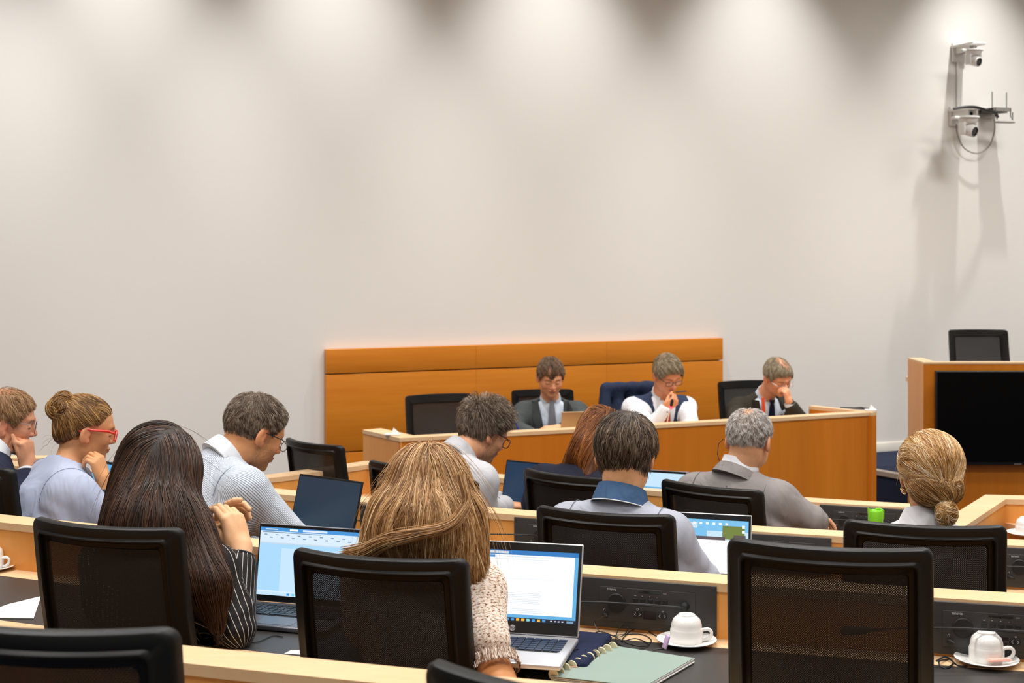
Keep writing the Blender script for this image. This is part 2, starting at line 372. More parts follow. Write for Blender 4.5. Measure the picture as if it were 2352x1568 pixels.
# ------------------------------------------------------------------ lectern bench with the screen
lx0, ld = (2121.5-CX)*9.3/F, 9.3
lb = thing('witness_bench', 'tall wooden bench with a big black screen on its front, far right', 'desk', (lx0, ld, -.335))
ztop = H-(831.5-YH)*ld/F+.335
mb = MB(); mb.box((1.3, .03, (ztop-.012)/2), (2.6, .06, ztop-.012)); mb.obj('front_panel', M['veneer'], lb)
mb = MB(); mb.box((.03, .18, (ztop-.012)/2), (.06, .30, ztop-.012)); mb.box((-.001, .18, (ztop-.012)/2), (.004, .36, ztop-.012)); mb.obj('side_panel', M['beech'], lb)
mb = MB(); mb.box((1.3, .035, ztop-.006), (2.604, .074, .012)); mb.box((.045, .215, ztop-.006), (.094, .29, .012)); mb.obj('cap_rail', M['beech_top'], lb)
mb = MB(); mb.box((1.3, .36, ztop-.17), (2.48, .56, .03)); mb.obj('worktop', M['beech_top'], lb)
tvx = (2149.5-CX)*9.24/F
tv = thing('television', 'large black flat television mounted on the wooden bench front, far right', 'television', (tvx+.56, 9.255, H-(1068-YH)*9.24/F))
th_ = (1068-852)*9.24/F
mb = MB(); mb.box((0, 0, th_/2), (1.12, .04, th_), bev=.004); mb.obj('bezel', M['bezel'], tv)
mb = MB(); mb.box((0, -.0212, th_/2+.008), (1.104, .002, th_-.028)); mb.obj('screen', M['tv'], tv)
mb = MB(); mb.box((-.03, -.0212, .008), (.05, .001, .005)); mb.obj('maker_badge', M['grey_metal'], tv)
mb = MB(); mb.box((0, .025, th_/2), (.5, .02, .3)); mb.obj('mount', M['plastic'], tv)
# ------------------------------------------------------------------ chairs
BW, BH, BZ = .218, .56, .50        # half width, back height, bottom of the back above the floor
def bs(u, z, n):
    """surface of the chair back: u across (m), z above floor (m), n offset to the rear"""
    v = (z-BZ)/BH; cy = .058*(u/BW)**2
    y = -.19-.135*v-.02*math.sin(PI*v)+cy
    return Vector((u*(1-.02*v), y-n, z))
def rr_loop(inset, rad=.022, k=6, nside=14):
    w, h0, h1 = BW-inset, BZ+inset, BZ+BH-inset; r = max(rad-inset*.3, .010); pts = []
    cs = [(w-r, h1-r, 0), (-w+r, h1-r, PI/2), (-w+r, h0+r, PI), (w-r, h0+r, 1.5*PI)]
    for i, (cx, cz, a0) in enumerate(cs):
        for j in range(k+1): a = a0+PI/2*j/k; pts.append((cx+r*math.cos(a), cz+r*math.sin(a)))
        nx = cs[(i+1) % 4]; a1 = nx[2]; q = (nx[0]+r*math.cos(a1), nx[1]+r*math.sin(a1)); p = pts[-1]
        for j in range(1, nside): pts.append((p[0]+(q[0]-p[0])*j/nside, p[1]+(q[1]-p[1])*j/nside))
    return pts
def make_chair(label, group):
    t = thing('office_chair', label, 'chair', (0, 0, 0), 0, group)
    prof = [(0, -.012), (-.0, .006), (.003, .012), (.008, .014), (.025, .013), (.028, .017), (.030, .019), (.033, .019), (.036, .015), (.038, .004), (.050, .002), (.053, -.002), (.054, -.006), (.050, -.012)]
    mb = MB(); rings = []
    for ins, n in prof: rings.append([bs(u, z, n) for u, z in rr_loop(ins)])
    mb.loft(rings, loop=True, cap=False); mb.obj('back_frame', M['plastic'], t)
    # woven mesh panel with uv in metres
    nu, nv = 22, 22; vs = []; uvs = []
    w, z0, z1 = BW-.048, BZ+.048, BZ+BH-.048
    for j in range(nv+1):
        for i in range(nu+1): u = -w+2*w*i/nu; z = z0+(z1-z0)*j/nv; vs.append(bs(u, z, -.002)); uvs.append((u, z))
    me = bpy.data.meshes.new('back_mesh'); me.from_pydata([tuple(v) for v in vs], [], [(j*(nu+1)+i, j*(nu+1)+i+1, (j+1)*(nu+1)+i+1, (j+1)*(nu+1)+i) for j in range(nv) for i in range(nu)])
    ul = me.uv_layers.new(name='UVMap')
    for lp_ in me.loops: ul.data[lp_.index].uv = uvs[lp_.vertex_index]
    me.polygons.foreach_set('use_smooth', [True]*len(me.polygons)); me.materials.append(M['mesh'])
    o = bpy.data.objects.new('back_mesh', me); COL.objects.link(o); o.parent = t
    # lumbar pad seen through the mesh, seat, mechanism, base
    mb = MB(); rings = []
    for z in np.linspace(.60, .70, 5):
        rings.append([bs(u, z, -.012) for u in np.linspace(-.17, .17, 12)])
    mb.loft(rings, closed=False, cap=False); mb.obj('lumbar_pad', M['plastic_lo'], t)
    mb = MB(); rings = []
    for z, k in ((.425, .90), (.432, .97), (.45, 1.0), (.475, 1.0), (.49, .96), (.495, .86)):
        rings.append([Vector((.235*k*math.copysign(abs(math.cos(a))**.45, math.cos(a)), .02+.225*k*math.copysign(abs(math.sin(a))**.45, math.sin(a)), z)) for a in np.linspace(0, 2*PI, 41)[:-1]])
    mb.loft(rings); mb.obj('seat', M['plastic_lo'], t)
    mb = MB(); mb.tube([(0, -.05, .40), (0, -.2, .40), (0, -.235, .46), (0, -.215, .56)], .022, 8); mb.box((0, 0, .405), (.18, .24, .035), bev=.01); mb.obj('back_support', M['plastic'], t)
    mb = MB(); mb.lathe([(.028, .12), (.028, .26), (.018, .26), (.018, .40)], n=16); mb.obj('gas_column', M['plastic'], t)
    mb = MB()
    for i in range(5):
        a = 2*PI*i/5+.3; mb.tube([(0, 0, .125), (.15*math.cos(a), .15*math.sin(a), .115), (.30*math.cos(a), .30*math.sin(a), .078)], [.026, .02, .014], 8)
    mb.obj('star_base', M['plastic'], t)
    for i in range(5):
        a = 2*PI*i/5+.3; mb = MB(); R = Matrix.Rotation(a+.5, 3, 'Z') @ Matrix.Rotation(PI/2, 3, 'X')
        mb.lathe([(.018, -.022), (.028, -.02), (.028, -.004), (.02, -.003), (.02, .003), (.028, .004), (.028, .02), (.018, .022)], (.30*math.cos(a), .30*math.sin(a), .029), 16, R=R); mb.obj('caster', M['plastic'], t)
    return t
def back_at(px, py, d, yaw):
    """chair origin so that the middle of the back's top edge sits at that view point; yaw clockwise = facing right"""
    p = P(px, py, d); top = bs(0, BZ+BH, .0); R = Matrix.Rotation(-yaw, 3, 'Z'); q = R @ Vector((top.x, top.y, 0)); return Vector((p.x-q.x, p.y-q.y, p.z-(BZ+BH)))
chair0 = None
CH = {}
def chair(key, px, py, d, yawdeg, label, zf):
    global chair0
    yaw = math.radians(yawdeg); o = back_at(px, py, d, yaw)
    g = 'black mesh office chairs'
    if chair0 is None: chair0 = c = make_chair(label, g); c.location = (o.x, o.y, zf); c.rotation_euler = (0, 0, -yaw)
    else: c = dup(chair0, (o.x, o.y, zf), -yaw, label, g)
    h = P(px, py, d).z-zf; c.scale = (1, 1, h/(BZ+BH)); CH[key] = c; print('chair', key, 'height', round(h, 3)); return c
chair('r1right', 1900, 1258, 2.96, 15, 'large empty black mesh chair in the bottom right, nothing in front but the desk', ZF[1])
chair('r1blonde', 848, 1281, 3.20, 17, 'black mesh chair of the woman with long blonde hair', ZF[1])
chair('r1brun', 212, 1208, 3.42, 20, 'black mesh chair of the woman with long dark brown hair', ZF[1])
chair('r0left', 42, 1446, 2.0, 12, 'blurred black chair cut off by the bottom left corner', ZF[0])
chair('r0mid', 1266, 1586, 1.82, 26, 'chair in the bottom centre with only a dark corner showing', ZF[0])
chair('r2polo', 1374, 1178, 4.14, 22, 'black mesh chair of the man in the grey polo shirt', ZF[2])
chair('r2bun', 2127, 1208, 3.80, 12, 'black mesh chair of the woman with the low blonde bun', ZF[2])
chair('r2left', -92, 1068, 4.85, 35, 'black chair at the left edge behind the man in the navy suit', ZF[2])
chair('r2dark', 318, 1090, 5.3, 42, 'black chair mostly hidden behind the brown-haired woman', ZF[2])
chair('r3red', 1285, 1090, 5.45, 38, 'black chair of the auburn-haired woman in front of the dais', ZF[3])
chair('r3grey', 1615, 1116, 5.25, 38, 'black chair to the left of the man in the grey suit', ZF[3])
chair('r3suit', 970, 1101, 5.62, 22, 'black chair behind the man in the light grey jacket', ZF[3])
chair('r3far', 925, 1068, 6.0, 30, 'black chair with just its top corner showing left of the blonde hair', ZF[3])
chair('r3empty', 700, 1016, 6.80, 44, 'empty black chair standing left of the wooden dais cladding', ZF[3])
chair('dleft', 1000, 904, 8.75, 158, 'empty black chair at the left end of the dais', -.2)
chair('dman1', 1241, 893, 9.65, 168, 'black chair of the man in the dark grey suit and tie', -.2)
chair('dman2', 1450, 884, 9.62, 168, 'chair behind the man in the waistcoat with a navy jacket over it', -.2)
chair('dman3', 1705, 873, 9.85, 163, 'black chair of the man with the orange lanyard', -.2)
chair('bench', 2240, 756, 10.35, 180, 'black chair behind the tall wooden bench at the far right', .144)

# ------------------------------------------------------------------ conference units
def make_unit(label, mic=True):
    """local frame: x along the desk, -y towards the seat, z up; origin at the bottom centre of the plate"""
    t = thing('conference_unit', label, 'conference microphone', (0, 0, 0), 0, 'conference units set in the desk parapets')
    W, Hh = .36, .128
    mb = MB(); mb.box((0, -.003, Hh/2), (W, .006, Hh), bev=.003)
    for sx in (-1, 1):
        for z in (.008, Hh-.008): mb.lathe([(.0028, 0), (.0028, .0012), (.0015, .0014)], (sx*(W/2-.008), -.006, z), 10, R=Matrix.Rotation(PI/2, 3, 'X'))
    mb.obj('face_plate', M['unit'], t)
    y = -.0065
    mb = MB(); mb.box((0, -.0068, .063), (.252, .0025, .088), bev=.001)
    mb.obj('control_panel', M['unit'], t)
    mb = MB(); mb.lathe([(.024, 0), (.024, .004), (.022, .006), (.0, .0065)], (-.079, -.007, .068), 28, R=Matrix.Rotation(PI/2, 3, 'X')); mb.obj('loudspeaker', M['unit_dk'], t)
    mb = MB(); mb.box((.008, -.0085, .100), (.056, .002, .004)); mb.obj('card_slot', M['lens'], t)
    for i in range(5):
        mb = MB(); mb.box((-.030+i*.0195, -.0095, .078), (.013, .004, .010), bev=.0015); mb.obj('button', M['unit_dk'], t)
    for x in (-.030, -.018, .034, .047):
        mb = MB(); mb.box((x, -.0095, .042), (.011, .004, .015), bev=.0015); b_ = mb.obj('rocker_button', M['unit_dk'], t)
        mb = MB(); s_ = 1 if x in (-.018, .047) else -1
        mb.tube([(x-s_*.002, -.0118, .046), (x+s_*.002, -.0118, .042), (x-s_*.002, -.0118, .038)], .0006, 4); mb.obj('arrow_mark', M['white_ink'], b_)
    mb = MB(); mb.box((.008, -.0085, .041), (.034, .002, .020)); mb.obj('display', mat('dark_display', s2l(38, 26, 26), .2), t)
    mb = MB(); mb.box((.088, -.0095, .040), (.030, .004, .012), bev=.0015); mb.obj('talk_button', M['unit_dk'], t)
    mb = MB(); mb.lathe([(.006, 0), (.006, .012), (.004, .018), (.0025, .028)], (-.112, -.007, .034), 12, R=Matrix.Rotation(PI/2, 3, 'X') @ Matrix.Rotation(.5, 3, 'Y')); mb.obj('headphone_plug', M['unit_dk'], t)
    mb = MB(); T = Matrix.Translation((-.092, -.0092, .1015)) @ Matrix.Rotation(PI/2, 4, 'X'); text_mesh(mb, 'televic', .0098, T); mb.obj('maker_name', M['white_ink'], t); mb = MB()
    for i_, (x, z, c) in enumerate( ((-.112, .047, '\u2229'), (-.024, .054, 'O'), (.041, .054, '\u00b7o'), (.088, .051, 'x'), (-.03, .089, '\u2022\u2022'), (-.012, .089, '\u2022'), (.008, .089, '\u2022'), (.027, .089, '-'), (.047, .100, '\u25ad'))):
        T = Matrix.Translation((x, -.0084, z)) @ Matrix.Rotation(PI/2, 4, 'X'); text_mesh(mb, c, .008, T)
        mb.obj('printed_symbol', M['white_ink'], t); mb = MB()
    if mic:
        mb = MB(); mb.lathe([(.011, 0), (.011, .010), (.008, .018), (.008, .026)], (.100, -.007, .072), 16, R=Matrix.Rotation(PI/2, 3, 'X'))
        mb.obj('microphone_socket', M['unit_dk'], t)
        pts = []
        for i in range(17):
            a = i/16; pts.append((.100-.40*a, -.030-.010*math.sin(PI*min(1, a*3)/2)-.10*a*a, .072+.006*math.sin(PI*a)-.002*a+.012*a*a))
        mb = MB(); mb.tube(pts, [.0042 if i < 5 else .0026 for i in range(17)], 8); g = mb.obj('gooseneck', M['unit_dk'], t)
        e = Vector(pts[-1]); d_ = (Vector(pts[-1])-Vector(pts[-2])).normalized()
        mb = MB(); mb.tube([e-d_*.004, e+d_*.004, e+d_*.03, e+d_*.062, e+d_*.068], [.004, .0085, .0105, .0105, .005], 12); mb.obj('microphone_head', M['unit_dk'], g)
    return t
unit0 = None
def unit(r, px, label, dz=0.008):
    global unit0
    q, t, n = row_px(r, px, TH+.002-.004)
    loc = Vector((q.x, q.y, ZR[r]-.143+dz)); rz = math.atan2(t.y, t.x)
    if unit0 is None: unit0 = u = make_unit(label); u.location = loc; u.rotation_euler = (0, 0, rz)
    else: u = dup(unit0, loc, rz, label)
    return u
unit(1, 1487, 'conference unit beside the open laptop, earphone cable plugged in')
unit(1, 2290, 'conference unit behind the coffee cup at the bottom right')
unit(1, -130, 'conference unit at the left edge, just a dark corner showing')
unit(2, 1785, 'conference unit between the polo wearer\'s laptop and the next chair')
unit(2, 1290, 'conference unit mostly behind the chair of the man in the polo shirt')
unit(2, 925, 'conference unit half hidden by the blonde hair')
unit(2, 2400, 'conference unit at the right edge, past the bun wearer\'s chair')
unit(3, 1985, 'conference unit next to the green bottle cap')
# ------------------------------------------------------------------ smooth bodies: signed distance fields meshed as one surface
def V3(*a): return np.array(a, float)
def npv(v): return np.array((v[0], v[1], v[2]), float)
class Sdf:
    def __init__(s): s.p = []
    def cone(s, a, b, ra, rb, k=.02, sub=False):
        a, b = npv(a), npv(b); r = max(ra, rb); s.p.append(('c', (a, b, ra, rb), (np.minimum(a, b)-r, np.maximum(a, b)+r), k, sub)); return s
    def ell(s, c, r, R=None, k=.02, sub=False):
        c = npv(c); r = np.array(r, float); m = r if R is None else np.full(3, r.max())
        s.p.append(('e', (c, r, None if R is None else np.array(R)), (c-m, c+m), k, sub)); return s
    def fn(s, f, lo, hi, k=.004, sub=True): s.p.append(('f', f, (npv(lo), npv(hi)), k, sub)); return s
    def copy(s): q = Sdf(); q.p = list(s.p); return q
    @staticmethod
    def prim(kind, d, X):
        if kind == 'c':
            a, b, ra, rb = d; ba = b-a; L = (ba*ba).sum()+1e-12; h = np.clip(((X-a)@ba)/L, 0, 1); q = X-a-h[..., None]*ba
            return np.sqrt((q*q).sum(-1))-(ra+(rb-ra)*h)
        if kind == 'e':
            c, r, R = d; q = X-c
            if R is not None: q = q@R
            k0 = np.sqrt(((q/r)**2).sum(-1)); k1 = np.sqrt(((q/(r*r))**2).sum(-1))+1e-9; return k0*(k0-1)/k1
        return d(X)
    @staticmethod
    def comb(Fv, D, k, sub):
        if sub:
            h = np.clip(.5+.5*(D+Fv)/k, 0, 1) if k > 0 else None
            A = -Fv; h = np.clip(.5+.5*(D-A)/k, 0, 1); return -(D*(1-h)+A*h-k*h*(1-h))
        h = np.clip(.5+.5*(D-Fv)/k, 0, 1); return D*(1-h)+Fv*h-k*h*(1-h)
    def ev(s, X, inflate=0.0):
        Fv = np.full(X.shape[:-1], 9.0)
        for kind, d, bb, k, sub in s.p: Fv = s.comb(Fv, s.prim(kind, d, X), k, sub)
        return Fv-inflate
    def grid(s, h, lo=None, hi=None, inflate=0.0, disp=None):
        if lo is None:
            lo = np.min([p[2][0] for p in s.p if not p[4]], 0)-inflate-3*h-.01; hi = np.max([p[2][1] for p in s.p if not p[4]], 0)+inflate+3*h+.01
        n = np.ceil((hi-lo)/h).astype(int)+1; ax = [lo[i]+h*np.arange(n[i]) for i in range(3)]
        Fv = np.full(n, 1.0, np.float32)
        for kind, d, (a, b), k, sub in s.p:
            m = k+3*h+inflate+.004
            i0 = np.clip(np.floor((a-m-lo)/h).astype(int), 0, n); i1 = np.clip(np.ceil((b+m-lo)/h).astype(int)+1, 0, n)
            if (i1 <= i0).any(): continue
            sl = tuple(slice(i0[i], i1[i]) for i in range(3)); X = np.stack(np.meshgrid(*[ax[i][sl[i]] for i in range(3)], indexing='ij'), -1)
            Fv[sl] = s.comb(Fv[sl], s.prim(kind, d, X), k, sub)
        Fv -= inflate
        if disp is not None:
            mk = np.abs(Fv) < .035; I = np.argwhere(mk); Fv[mk] += disp(lo+I*h)
        return Fv, lo, h
def surfnet(Fv, lo, h):
    ins = Fv < 0; nx, ny, nz = Fv.shape
    c = np.zeros((nx-1, ny-1, nz-1), np.int8)
    for i in (0, 1):
        for j in (0, 1):
            for k in (0, 1): c += ins[i:nx-1+i, j:ny-1+j, k:nz-1+k]
    act = (c > 0) & (c < 8); I = np.argwhere(act); acc = np.zeros((len(I), 3)); cnt = np.zeros(len(I))
    cor = [(i, j, k) for i in (0, 1) for j in (0, 1) for k in (0, 1)]
    for a in cor:
        for ax in range(3):
            if a[ax]: continue
            b = list(a); b[ax] = 1
            fa = Fv[I[:, 0]+a[0], I[:, 1]+a[1], I[:, 2]+a[2]].astype(float); fb = Fv[I[:, 0]+b[0], I[:, 1]+b[1], I[:, 2]+b[2]].astype(float)
            m = (fa < 0) != (fb < 0); t = np.where(m, fa/np.where(m, fa-fb, 1), 0)
            pt = np.array(a, float)+np.zeros((len(I), 3)); pt[:, ax] += t; acc += pt*m[:, None]; cnt += m
    vs = lo+h*(I+acc/cnt[:, None]); idx = np.full(c.shape, -1, np.int32); idx[tuple(I.T)] = np.arange(len(I)); fs = []
    for ax in range(3):
        o1, o2 = (ax+1) % 3, (ax+2) % 3
        A = ins[tuple(slice(0, -1) if q == ax else slice(1, -1) for q in range(3))]; B = ins[tuple(slice(1, None) if q == ax else slice(1, -1) for q in range(3))]
        E = np.argwhere(A != B); inside_first = A[tuple(E.T)]; G = E.copy(); G[:, o1] += 1; G[:, o2] += 1
        def at(d1, d2): Q = G.copy(); Q[:, o1] -= d1; Q[:, o2] -= d2; return idx[tuple(Q.T)]
        q = np.stack([at(1, 1), at(0, 1), at(0, 0), at(1, 0)], 1); q[~inside_first] = q[~inside_first][:, ::-1]; fs.append(q)
    fs = np.concatenate(fs); fs = fs[(fs >= 0).all(1)]; return vs, fs
def smooth_np(vs, fs, it=1, lam=.5):
    n = len(vs); e = np.concatenate([fs[:, [0, 1]], fs[:, [1, 2]], fs[:, [2, 3]], fs[:, [3, 0]]]); cnt = np.bincount(e.ravel(), minlength=n).astype(float)[:, None]
    for _ in range(it):
        acc = np.zeros_like(vs)
        for k in range(3): acc[:, k] = np.bincount(e[:, 0], vs[e[:, 1], k], n)+np.bincount(e[:, 1], vs[e[:, 0], k], n)
        vs = vs+lam*(acc/np.maximum(cnt, 1)-vs)
    return vs
def np_mesh(name, vs, fs, mats, parent=None, attrs=None, col=None, origin=None, mi=None):
    """quads (N,4) -> object; vertices are world coordinates, stored relative to the parent's location"""
    o0 = npv(parent_loc(parent)) if origin is None else origin
    me = bpy.data.meshes.new(name); k = fs.shape[1]; me.vertices.add(len(vs)); me.vertices.foreach_set('co', (vs-o0).astype(np.float32).ravel())
    me.loops.add(fs.size); me.loops.foreach_set('vertex_index', fs.astype(np.int32).ravel()); me.polygons.add(len(fs))
    me.polygons.foreach_set('loop_start', np.arange(0, fs.size, k, dtype=np.int32)); me.polygons.foreach_set('use_smooth', np.ones(len(fs), bool))
    for m_ in (mats if isinstance(mats, (list, tuple)) else [mats]): me.materials.append(m_)
    if mi is not None: me.polygons.foreach_set('material_index', mi.astype(np.int32))
    for nm, a in (attrs or {}).items(): at = me.attributes.new(nm, 'FLOAT', 'POINT'); at.data.foreach_set('value', a.astype(np.float32))
    if col is not None: at = me.attributes.new('Col', 'FLOAT_COLOR', 'POINT'); at.data.foreach_set('color', np.c_[col, np.ones(len(col))].astype(np.float32).ravel())
    me.update(); me.validate()
    o = bpy.data.objects.new(name, me); COL.objects.link(o)
    if parent is not None: o.parent = parent
    return o
def parent_loc(p):
    v = Vector((0, 0, 0))
    while p is not None: v = v+p.location; p = p.parent
    return v
def grad(sdf, X, e=.0015):
    g = np.stack([sdf.ev(X+np.eye(3)[i]*e)-sdf.ev(X-np.eye(3)[i]*e) for i in range(3)], -1); return g/(np.linalg.norm(g, axis=-1, keepdims=True)+1e-9)
def nrm(v): v = np.asarray(v, float); return v/(np.linalg.norm(v, axis=-1, keepdims=True)+1e-12)
def wob(X, f, seed=0.0):
    """cheap smooth noise in [-1,1]"""
    x, y, z = (X*f+seed).T if X.ndim == 2 else np.moveaxis(X*f+seed, -1, 0)
    return (np.sin(x*1.3+2.1*np.sin(y*.9+.7*z))+np.sin(y*1.7+1.9*np.sin(z*1.1+x*.6)+1.3)+np.sin(z*1.5+1.7*np.sin(x*1.2-.8*y)+2.6))/3

# ------------------------------------------------------------------ head, hand
HEADC = V3(0, 0, 0)
def head_prims(S, c, R, k=1.0, fem=False, ears=True, nose=1.0):
    """adds a head with a face to S; local axes: x to the person's right ... face towards +y, crown +z"""
    R = np.array(R); T = lambda x, y, z: npv(c)+R@(np.array((x, y, z))*k)
    E = lambda p, r, kk=.02, sub=False, RR=None: S.ell(T(*p), tuple(a*k for a in r), R if RR is None else R@RR, kk, sub)
    C = lambda a, b, ra, rb, kk=.015, sub=False: S.cone(T(*a), T(*b), ra*k, rb*k, kk, sub)
    jw = .9 if fem else 1.0
    E((0, -.014, .034), (.077, .098, .089), .03); E((0, .022, .038), (.066, .064, .064), .03)
    E((0, .034, -.022), (.060*jw, .058, .070), .03); E((0, .026, -.062), (.052*jw, .056, .040), .03); E((0, .072, -.090), (.021*jw, .019, .017), .022)
    for s in (-1, 1):
        E((s*.038, .060, -.022), (.024, .022, .022), .02); E((s*.048*jw, .012, -.058), (.014, .034, .026), .025)
    C((-.040, .074, .030), (0, .088, .028), .010, .011, .014); C((.040, .074, .030), (0, .088, .028), .010, .011, .014)
    for s in (-1, 1):
        E((s*.031, .098, .006), (.017, .013, .012), .012, True); E((s*.031, .079, .005), (.0135, .0125, .0115), .004)
    C((0, .086, .022), (0, .108*nose, -.020), .0075, .0105, .010)
    for s in (-1, 1): E((s*.011, .098, -.026), (.0085, .010, .0075), .006)
    E((0, .092, -.050), (.023, .010, .0058), .005); E((0, .0905, -.0595), (.020, .010, .0072), .005); E((0, .104, -.0548), (.022, .010, .0012), .003, True)
    if ears:
        for s in (-1, 1):
            Rz = np.array(Matrix.Rotation(s*.35, 3, 'Z') @ Matrix.Rotation(-.2, 3, 'X'))
            E((s*.081, -.010, -.004), (.0095, .021, .034), .006, False, Rz); E((s*.0935, -.003, .002), (.0085, .0125, .0205), .004, True, Rz); E((s*.079, .002, -.028), (.007, .009, .010), .006)
    return T
def hand_prims(S, W, f, n, right=True, curl=(.3, .35, .3), spread=.06, k=1.0, thumb=(.6, .65, .35, .3), fl=None, forearm=None):
    W = npv(W); f = nrm(f); n = nrm(n-np.dot(n, f)*f); l = np.cross(f, n)*(1 if right else -1)
    for i, (o, L) in enumerate(zip((.030, .010, -.010, -.028), (.074, .082, .076, .060))):
        base = W+f*(.088-.004*abs(i-1))*k+l*o*k
        S.cone(W+l*o*.55*k+f*.008*k, base, .0135*k, .0105*k, .012)
        c = curl[i] if isinstance(curl[0], (tuple, list)) else curl
        p = base; a = 0
        d0 = nrm(f+l*spread*(1.5-i)/1.5)
        for j, (q, r0, r1) in enumerate(((.45, .0095, .0085), (.31, .0085, .0078), (.24, .0078, .0068))):
            a += c[j]; d = nrm(d0*math.cos(a)+n*math.sin(a)); p2 = p+d*L*q*k; S.cone(p, p2, r0*k, r1*k, .0022); p = p2
    S.ell(W+f*.045*k, (.040*k, .046*k, .013*k), np.stack([l, f, n], 1), .012)
    S.ell(W+f*.030*k+l*.024*k+n*.008*k, (.016*k, .028*k, .014*k), np.stack([l, f, n], 1), .012)
    tf, tl, tn, tb = thumb; p = W+f*.022*k+l*.026*k+n*.006*k; d = nrm(f*tf+l*tl+n*tn)
    for j, (L, r0, r1) in enumerate(((.040, .0135, .0110), (.034, .0105, .0095), (.026, .0095, .0078))):
        p2 = p+d*L*k; S.cone(p, p2, r0*k, r1*k, .003); p = p2; d = nrm(d+(f*.6+n*.5-l*.5)*tb)
    if forearm is not None: S.cone(W+f*.01*k, npv(forearm), .024*k, .034*k, .02)
    return l

# ------------------------------------------------------------------ cloth and hair materials
def skin_mat():
    m = mat('skin', (.6, .4, .3), .48, spec=.35); nt = m.node_tree; b = nt.nodes['Principled BSDF']
    a = nd(nt, 'Attribute', attribute_name='Col'); n = nd(nt, 'TexNoise', Scale=55.0, Detail=3.0); tc = nd(nt, 'TexCoord'); nt.links.new(tc.outputs['Object'], n.inputs['Vector'])
    hs = nd(nt, 'HueSaturation'); nt.links.new(math_n(nt, 'ADD', math_n(nt, 'MULTIPLY', n.outputs['Fac'], .24), .88), hs.inputs['Value']); nt.links.new(a.outputs['Color'], hs.inputs['Color']); nt.links.new(hs.outputs['Color'], b.inputs['Base Color'])
    bp = nd(nt, 'Bump', Strength=.12, Distance=.0006); nt.links.new(n.outputs['Fac'], bp.inputs['Height']); nt.links.new(bp.outputs['Normal'], b.inputs['Normal'])
    b.inputs['Subsurface Weight'].default_value = .0
    return m
M['skin'] = skin_mat()
def hair_mat(name, cols, rough=.42, spec=.4):
    """per-lock colour from a ramp, streaked along the lock"""
    m = mat(name, cols[0], rough, spec=spec); nt = m.node_tree; b = nt.nodes['Principled BSDF']; g = nd(nt, 'NewGeometry'); cr = nd(nt, 'ValToRGB'); els = cr.color_ramp.elements
    while len(els) < len(cols): els.new(.5)
    for i, c in enumerate(cols): els[i].position = i/(len(cols)-1)*.96; els[i].color = (*c, 1)
    tc = nd(nt, 'TexCoord'); n = nd(nt, 'TexNoise', Scale=22.0, Detail=2.0); nt.links.new(tc.outputs['Object'], n.inputs['Vector']); at = nd(nt, 'Attribute', attribute_name='lock')
    f = math_n(nt, 'ADD', at.outputs['Fac'], math_n(nt, 'SUBTRACT', math_n(nt, 'MULTIPLY', n.outputs['Fac'], .5), .25))
    nt.links.new(f, cr.inputs['Fac']); nt.links.new(cr.outputs['Color'], b.inputs['Base Color'])
    return m
